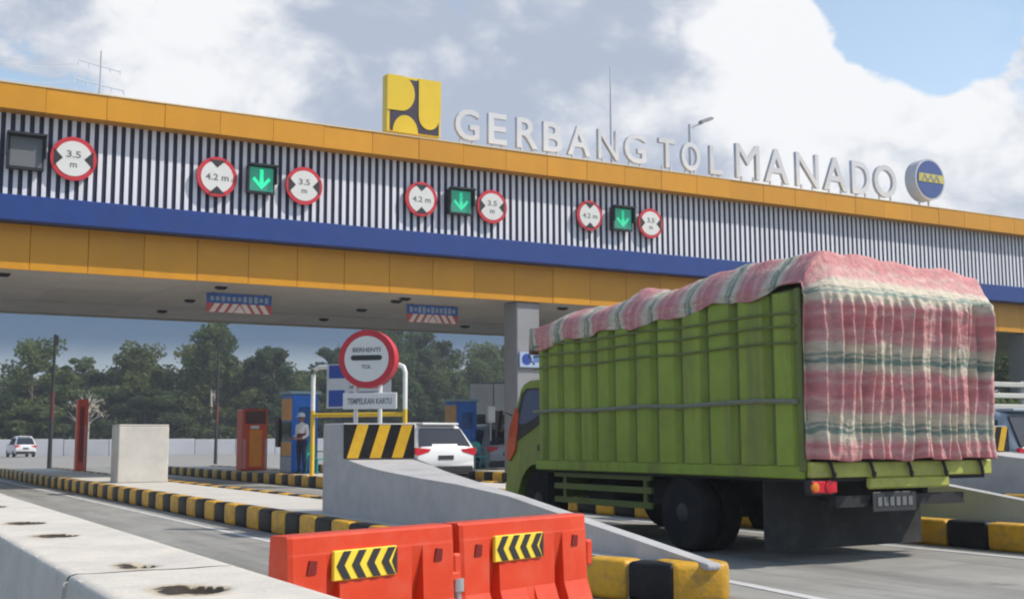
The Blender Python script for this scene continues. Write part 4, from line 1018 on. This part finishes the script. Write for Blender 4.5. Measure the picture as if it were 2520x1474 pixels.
    b = NB(); A = [b.verts.new(p) for p in ((-hw*.82, 3.13*f, 1.02), (hw*.82, 3.13*f, 1.02), (hw*.70, 2.53*f, H-.13), (-hw*.70, 2.53*f, H-.13))]; B = [b.verts.new((v.co.x, v.co.y, v.co.z+.02)) for v in A]
    b.faces.new(A); b.faces.new(B[::-1])
    for k in range(4): b.faces.new((A[k], B[k], B[(k+1) % 4], A[(k+1) % 4]))
    finish('windscreen', b, GLASS, t)
    return t
make_car('parked_car', 'white hatchback seen from behind in the lane beyond the hazard board', (15.2, 30.6, 0), 0, WCAR, 4.3, 1.96, 1.74)
make_car('parked_car', 'dark grey car waiting at the booth between the white car and the truck cab', (21.0, 37.2, 0), 0, GCAR, 4.4, 1.72, 1.80)
make_car('parked_car', 'blue grey car half hidden at the right edge behind the truck', (21.1, 15.4, 0), 0, BGCAR, 4.3, 1.76, 1.82)
make_car('parked_car', 'small white car driving away on the far left road', (13.9, 108, 0), math.radians(4), WCAR, 4.2, 1.75, 1.78)
make_car('parked_car', 'dark car cut by the left photo edge on the far road', (10.55, 104, 0), math.radians(4), mat('teal_grey_paint', (.07, .10, .11), .35, .05), 4.0, 1.6, 1.4)
# grey box truck beyond the booths
t = thing('box_truck', 'grey box truck seen from behind above the dark grey car', 'truck', (23.55, 43.0, 0), math.radians(-30))
b = NB(); box(b, -1.0, 1.0, 0, 4.5, 1.0, 3.62); finish('cargo_box', b, mat('box_dark_grey', (.10, .10, .105), .6, .1), t, bevel=.03)
for a in (-.97, .02):
    b = NB(); box(b, a, a+.95, -.03, -.002, 2.30, 3.56); finish('rear_door', b, BOXG, t, bevel=.01)
b = NB(); box(b, -.95, .95, -.05, -.002, 1.05, 2.2); finish('tailgate', b, mat('tailgate_dark', (.04, .042, .045), .6, .1), t)
b = NB(); box(b, -.95, .95, 4.6, 6.0, .5, 2.4); finish('cab', b, WHITEP, t, bevel=.1, seg=2)
for x in (-.8, .8):
    for y in (.9, 5.2):
        b = NB(); lathe(b, [(-.13, .25), (-.13, .4), (.13, .4), (.13, .25)], 'x', 20); finish('wheel', b, RUB, t, (x, y, .4))
t = thing('signal_beacon', 'small bright white lamp box beside the far blue booth', 'lamp', (20.35, 37.4, .29))
b = NB(); tube(b, [(0, 0, 0), (0, 0, 1.8)], .04); finish('post', b, STEEL, t)
b = NB(); box(b, -.16, .16, -.12, .12, 1.55, 2.15); finish('lamp_box', b, WHITEP, t, bevel=.05, seg=2)

# ------------------------------------------------------------------ teal chairs and the worker
def chair(loc, rz, label):
    t = thing('plastic_chair', label, 'chair', loc, rz, 'teal plastic chairs on the islands')
    b = NB(); box(b, -.22, .22, -.22, .22, .40, .44); finish('seat', b, TEAL, t, bevel=.015, seg=2)
    b = NB(); prism(b, [(-.20, .52), (.20, .52), (.22, .80), (.12, .90), (-.12, .90), (-.22, .80)], 1, .20, .235); finish('backrest', b, TEAL, t, bevel=.01)
    for s in (-1, 1):
        b = NB(); tube(b, [(s*.20, .21, .42), (s*.19, .22, .60)], .022, 6); finish('back_post', b, TEAL, t)
        b = NB(); tube(b, [(s*.23, .22, .64), (s*.25, -.12, .64), (s*.24, -.17, .42)], .02, 6); finish('armrest', b, TEAL, t)
        for y in (-.19, .19):
            b = NB(); tube(b, [(s*.19, y, .41), (s*.23, y*1.15, 0)], [.026, .02], 6); finish('leg', b, TEAL, t)
    return t
chair((12.15, 32.9, .28), .5, 'teal plastic chair beside the worker at the blue booth')
chair((18.35, 34.6, .28), 0, 'teal plastic chair between the white car and the truck cab')
def person():
    t = thing('person', 'person in pale cap, white shirt and navy trousers working at the blue booth', 'person', (11.75, 33.1, .28), math.radians(-62))
    vs, ed, rad = [], [], []
    def v(p, r): vs.append(p); rad.append(r); return len(vs)-1
    def chain(i, pts):
        for p, r in pts:
            j = v(p, r); ed.append((i, j)); i = j
        return i
    pel = v((0, 0, .93), .135)
    ch = chain(pel, [((0, .0, 1.08), .125), ((0, .01, 1.25), .15), ((0, .0, 1.39), .125)])
    nk = chain(ch, [((0, .0, 1.46), .055), ((0, -.02, 1.51), .052)])
    hd = chain(nk, [((0, -.03, 1.58), .088), ((0, -.03, 1.66), .085)])
    for s in (-1, 1):
        sh_ = chain(ch, [((s*.17, 0, 1.385), .062)])
        wr = chain(sh_, [((s*.22, .02, 1.12), .046), ((s*.17, -.16, 1.02), .038), ((s*.12, -.27, 1.02), .028)])
        pm = chain(wr, [((s*.10, -.33, 1.02), .03)])
        for k, (dx, ln) in enumerate(((-.026, .062), (-.009, .072), (.009, .068), (.025, .052))):
            chain(pm, [((s*.10+dx, -.365, 1.015), .009), ((s*.10+dx, -.365-ln*.5, 1.005), .008), ((s*.10+dx, -.365-ln, .985), .007)])
        chain(wr, [((s*.10-s*.035, -.30, 1.03), .011), ((s*.10-s*.05, -.335, 1.04), .009)])
        kn = chain(pel, [((s*.095, 0, .86), .10), ((s*.10, -.01, .50), .065), ((s*.105, .02, .09), .042)])
        chain(kn, [((s*.11, -.06, .045), .04), ((s*.115, -.16, .035), .032)])
    me = bpy.data.meshes.new('body'); me.from_pydata(vs, ed, [])
    o = bpy.data.objects.new('body', me); COL.objects.link(o)
    sk = o.modifiers.new('skin', 'SKIN'); o.modifiers.new('sub', 'SUBSURF').levels = 1
    for i, r in enumerate(rad): me.skin_vertices[0].data[i].radius = (r, r)
    me.skin_vertices[0].data[0].use_root = True
    dg = bpy.context.evaluated_depsgraph_get(); dg.update(); nm = bpy.data.meshes.new_from_object(o.evaluated_get(dg)); bpy.data.objects.remove(o)
    nm.name = 'body'; nm.materials.clear()
    for m in (SKIN, SHIRT, TROUS, VEST, DARK): nm.materials.append(m)
    for p in nm.polygons:
        c = p.center; p.use_smooth = True
        if c.z < .085: p.material_index = 4
        elif c.z < .97 and c.y > -.13: p.material_index = 2
        elif c.z > 1.47: p.material_index = 0
        elif c.y < -.17 and c.z < 1.1: p.material_index = 0
        elif abs(c.x) > .15 or c.z > 1.36: p.material_index = 1
        else: p.material_index = 1 if c.z > 1.18 else 3
    o = bpy.data.objects.new('body', nm); COL.objects.link(o); o.parent = t
    b = NB(); lathe(b, [(1.64, .112), (1.70, .108), (1.75, .085), (1.775, .03)], 'z', 18, (0, -.03, 0)); prism(b, [(-.08, -.11), (.08, -.11), (.06, -.21), (-.06, -.21)], 2, 1.64, 1.652); finish('cap', b, mat('pale_cap', (.55, .6, .68), .8, .05), t, smooth=True)
    b = NB(); lathe(b, [(-.155, .008), (-.13, .02), (-.115, .012)], 'y', 8, (0, 0, 1.60)); finish('nose', b, SKIN, t, smooth=True)
    for s in (-1, 1):
        b = NB(); bmesh.ops.create_icosphere(b, subdivisions=1, radius=.012); finish('eye', b, INK, t, (s*.034, -.112, 1.63))
        b = NB(); bmesh.ops.create_icosphere(b, subdivisions=1, radius=.026); finish('ear', b, SKIN, t, (s*.095, -.02, 1.61))
    b = NB(); box(b, -.03, .03, -.116, -.108, 1.557, 1.566); finish('mouth', b, mat('lips', (.2, .06, .05), .6), t)
person()

# ------------------------------------------------------------------ trees
def leaves(b, n, centres, size, rnd, flat=.6):
    for _ in range(n):
        c, r = rnd.choice(centres)
        d = Vector((rnd.gauss(0, 1), rnd.gauss(0, 1), rnd.gauss(0, 1))).normalized()*r*(rnd.random()**.45)
        d.z *= flat; p = c+d; s = size*rnd.uniform(.55, 1.35)
        nrm = Vector((rnd.gauss(0, .7), rnd.gauss(0, .7), rnd.uniform(.1, 1.2))).normalized(); a = nrm.orthogonal().normalized(); e = nrm.cross(a)
        th = rnd.random()*6.28; a, e = a*math.cos(th)+e*math.sin(th), e*math.cos(th)-a*math.sin(th)
        vs = [b.verts.new(p+a*s), b.verts.new(p+e*s*.55), b.verts.new(p-a*s), b.verts.new(p-e*s*.55)]; b.faces.new(vs)
def make_tree(name, label, cat, seed, H, W, lm, nleaf=6500, low=.08, size=.22, bark=None, group=None, loc=(0, 0, 0)):
    rnd = random.Random(seed); t = thing(name, label, cat, loc, 0, group); bark = bark or TRUNK
    b = NB(); lean = rnd.uniform(-.25, .25); pts = [(0, 0, -.3), (lean*.3, 0, H*.3), (lean*.7, .1, H*.6), (lean, .1, H*.92)]
    tube(b, pts, [.19, .15, .10, .03], 7); finish('trunk', b, bark, t, smooth=True)
    centres = []; b = NB()
    nl = 15
    for k in range(nl):
        u = low+(1-low)*((k+.5)/nl)**.9; a = k*2.4+rnd.uniform(-.5, .5)
        prof = math.sin(PI*min(1, (u-low+.10)/(1.12-low)))**.55; r = W/2*prof*rnd.uniform(.55, 1.05)
        base = Vector((lean*u*.9, .05, H*u*.86)); tip = Vector((math.cos(a)*r, math.sin(a)*r, H*min(1, u+.05+rnd.uniform(-.03, .06))))
        tube(b, [base, (base+tip)/2+Vector((0, 0, .2)), tip], [.055, .04, .015], 5)
        centres.append((tip, W*rnd.uniform(.14, .25))); centres.append(((base+tip)/2+Vector((rnd.uniform(-.4, .4), rnd.uniform(-.4, .4), .3)), W*rnd.uniform(.10, .2)))
    finish('limb', b, bark, t, smooth=True)
    b = NB(); leaves(b, nleaf, centres, size, rnd, .75); finish('crown', b, lm, t)
    return t
FG = 'trees on the rise beyond the plaza'
PR = [make_tree('broadleaf_tree', 'broad mid green tree in the row beyond the far wall', 'tree', 1, 10, 6.5, LEAF, group=FG, loc=(16, 121, 1)),
      make_tree('broadleaf_tree', 'dark dense round tree in the row beyond the far wall', 'tree', 2, 10, 5.5, LEAFD, 7000, group=FG, loc=(39.0, 121, .6)),
      make_tree('broadleaf_tree', 'yellowish green loose tree in the row beyond the far wall', 'tree', 3, 10, 6.0, LEAFY, 5600, group=FG, loc=(26, 122, .6)),
      make_tree('slender_tree', 'slender feathery tree with bare pale trunk in the row beyond the wall', 'tree', 4, 10, 3.6, LEAF, 2200, .5, .25, TRUNKP, FG, (33.5, 121, .6))]
for p, s in zip(PR, ((1, 1, .95), (1, 1, .98), (1, 1, 1.0), (1, 1, 1.33))): p.scale = s
def hgt(x): return interp(x, [(-40, 5.0), (8, 5.6), (12, 6.2), (16, 7.2), (19, 8.6), (23, 9.8), (30, 10.2), (33, 12.4), (36, 10.4), (40, 11.3), (44, 9.2), (47, 10.0), (50, 11.8), (56, 13.5), (64, 15), (90, 15), (170, 14)])
def cpx(p):
    v = Vector(p)-Vector((0, 0, 1.2)); d = -v.dot(back); return 512+1178.9*v.dot(right)/d
rnd = random.Random(5); seen = {}
KN = ['broad mid green tree', 'dark dense round tree', 'yellowish green loose tree', 'slender pale trunked tree']
def where(px):
    for lim, w in ((0, 'out beyond the left frame edge'), (40, 'above the small white car'), (66, 'about the left thin pole'), (110, 'behind the red ticket post'), (165, 'above the concrete cabinet'), (205, 'between the cabinet and the thin pole'), (235, 'about the second thin pole'), (270, 'behind the red toll machine'), (308, 'behind the near blue booth'), (345, 'seen through the left of the pipe frame'), (400, 'behind the round stop sign'), (440, 'right of the round stop sign'), (478, 'behind the far blue booth'), (510, 'beside the gate column')):
        if px < lim: return w
    return 'hidden beyond the truck'
x = -14
while x < 96:
    for row, (yy, dz) in enumerate(((119.5, .2), (124.5, 1.2), (131, 2.4))):
        k = rnd.choices([0, 1, 2, 3], [4, 3.2, 3, 1.2])[0]
        if x > 46: k = rnd.choices([0, 1, 2], [2, 6, .6])[0]
        if x < 16: k = rnd.choices([0, 2, 1], [3, 4, 2])[0]
        h = hgt(x)*(1+[-.32, -.12, 0][row])*rnd.uniform(.86, 1.04)-dz
        s = rnd.uniform(.85, 1.2); sc = max(.35, h/10); px, py = x+rnd.uniform(-1.6, 1.6), yy+rnd.uniform(-1.2, 1.2)
        lab = KN[k]+', '+('front', 'middle', 'back')[row]+' row, '+where(cpx((px, py, 5)))
        if cpx((px, py, 5)) < -70: rnd.uniform(0, 6.28); continue
        seen.setdefault(lab, []).append((cpx((px, py, 5)), dup(PR[k], (px, py, dz-.2), lab, rnd.uniform(0, 6.28), (s, s, sc))))
    x += 3.1+(2.2 if x > 60 else 0)
for lab, lst in seen.items():
    lst.sort(key=lambda e: e[0])
    if 1 < len(lst) < 4 and 'hidden' not in lab:
        for (px, o), w in zip(lst, (('left one', 'right one') if len(lst) == 2 else ('left one', 'middle one', 'right one'))): o['label'] = lab+', '+w
make_tree('tall_tree', 'tallest tree of the far row, with a tufted crown on a pale trunk', 'tree', 14, 12.6, 4.6, LEAF, 3000, .5, .26, TRUNKP, None, (32.6, 118.6, 0))
make_tree('dark_tree', 'dark upright tree standing out in front of the row, above the red machine', 'tree', 15, 10.4, 4.0, LEAFD, 4200, .15, .26, None, None, (38.6, 117.9, 0))
make_tree('dark_tree', 'big dark tree under the canopy edge, right of the stop sign', 'tree', 16, 13.5, 8.5, LEAFD, 6500, .08, .30, None, None, (50.5, 117.5, 0))
# bare pale tree behind the red post
t = thing('bare_tree', 'bare pale branched tree behind the red ticket post', 'tree', (20.3, 116.6, .2))
rnd = random.Random(8); b = NB(); tube(b, [(0, 0, -.1), (.1, 0, 2.4), (-.1, 0, 4.4)], [.16, .13, .07], 7); finish('trunk', b, TRUNKP, t)
b = NB()
for k in range(16):
    z = 2.0+k*.17; a = rnd.uniform(0, 6.28); r = rnd.uniform(.7, 1.7); m1 = Vector((math.cos(a)*r*.5, math.sin(a)*r*.4, z+.5)); e1 = Vector((math.cos(a)*r, math.sin(a)*r*.8, z+rnd.uniform(.7, 1.5)))
    tube(b, [(0, 0, z), m1, e1], [.06, .045, .02], 5)
    for q in range(2): tube(b, [m1, e1+Vector((rnd.uniform(-.5, .5), rnd.uniform(-.5, .5), rnd.uniform(0, .6)))], [.03, .012], 4)
finish('limb', b, TRUNKP, t)
b = NB(); leaves(b, 260, [(Vector((rnd.uniform(-1.4, 1.4), rnd.uniform(-1, 1), rnd.uniform(3, 5))), .6) for _ in range(9)], .14, rnd); finish('crown', b, mat('dry_leaf', (.30, .27, .22), .8, .2), t)
# trees behind the rails at the right
for k, (x, y, h) in enumerate(((44, 42.8, 5.0), (50, 45, 6.2), (56, 46, 6.4), (62, 48, 6.8), (70, 52, 7.5), (79, 56, 8))):
    o = dup(PR[(1, 0, 1, 1, 0, 1)[k]], (x, y, 1.7), 'dark green tree behind the white rails, number'.replace(', number', (' nearest the truck', ' second from the truck', ' third from the truck', ' fourth from the truck', ' fifth from the truck', ' farthest right of its row')[k]), k*1.3, (1.0, 1.0, h/10)); o['group'] = 'trees behind the white rails'
rnd = random.Random(11); b = NB()
cs = [(Vector((rnd.uniform(-25, 130), rnd.uniform(116.5, 118.8), rnd.uniform(.6, 2.9))), rnd.uniform(.6, 1.3)) for _ in range(420)]+[(Vector((rnd.uniform(34, 62), rnd.uniform(28.5, 31), rnd.uniform(1.8, 2.6))), .8) for _ in range(60)]
cs += [(Vector((xx, rnd.uniform(122, 129), 1.5+rnd.uniform(.15, .70)*hgt(xx))), rnd.uniform(1.0, 2.0)) for xx in [rnd.uniform(-8, 95) for _ in range(380)]]
leaves(b, 52000, cs, .25, rnd); tag(finish('undergrowth', b, LEAF), 'low bushes massed along the foot of the trees', None, None, 'stuff')

# ------------------------------------------------------------------ haze
b = NB(); box(b, -150, 190, -30, 240, -1.2, 21); hz = finish('haze', b, [], None); tag(hz, 'thin haze over the whole plaza', None, None, 'stuff')
hm = bpy.data.materials.new('haze_air'); hm.use_nodes = True; hn = hm.node_tree.nodes; hn.remove(hn['Principled BSDF'])
pv = hn.new('ShaderNodeVolumePrincipled'); pv.inputs['Density'].default_value = .0009; pv.inputs['Color'].default_value = (.86, .92, 1.0, 1); pv.inputs['Anisotropy'].default_value = .2
hm.node_tree.links.new(pv.outputs[0], hn['Material Output'].inputs['Volume']); hz.data.materials.clear(); hz.data.materials.append(hm)
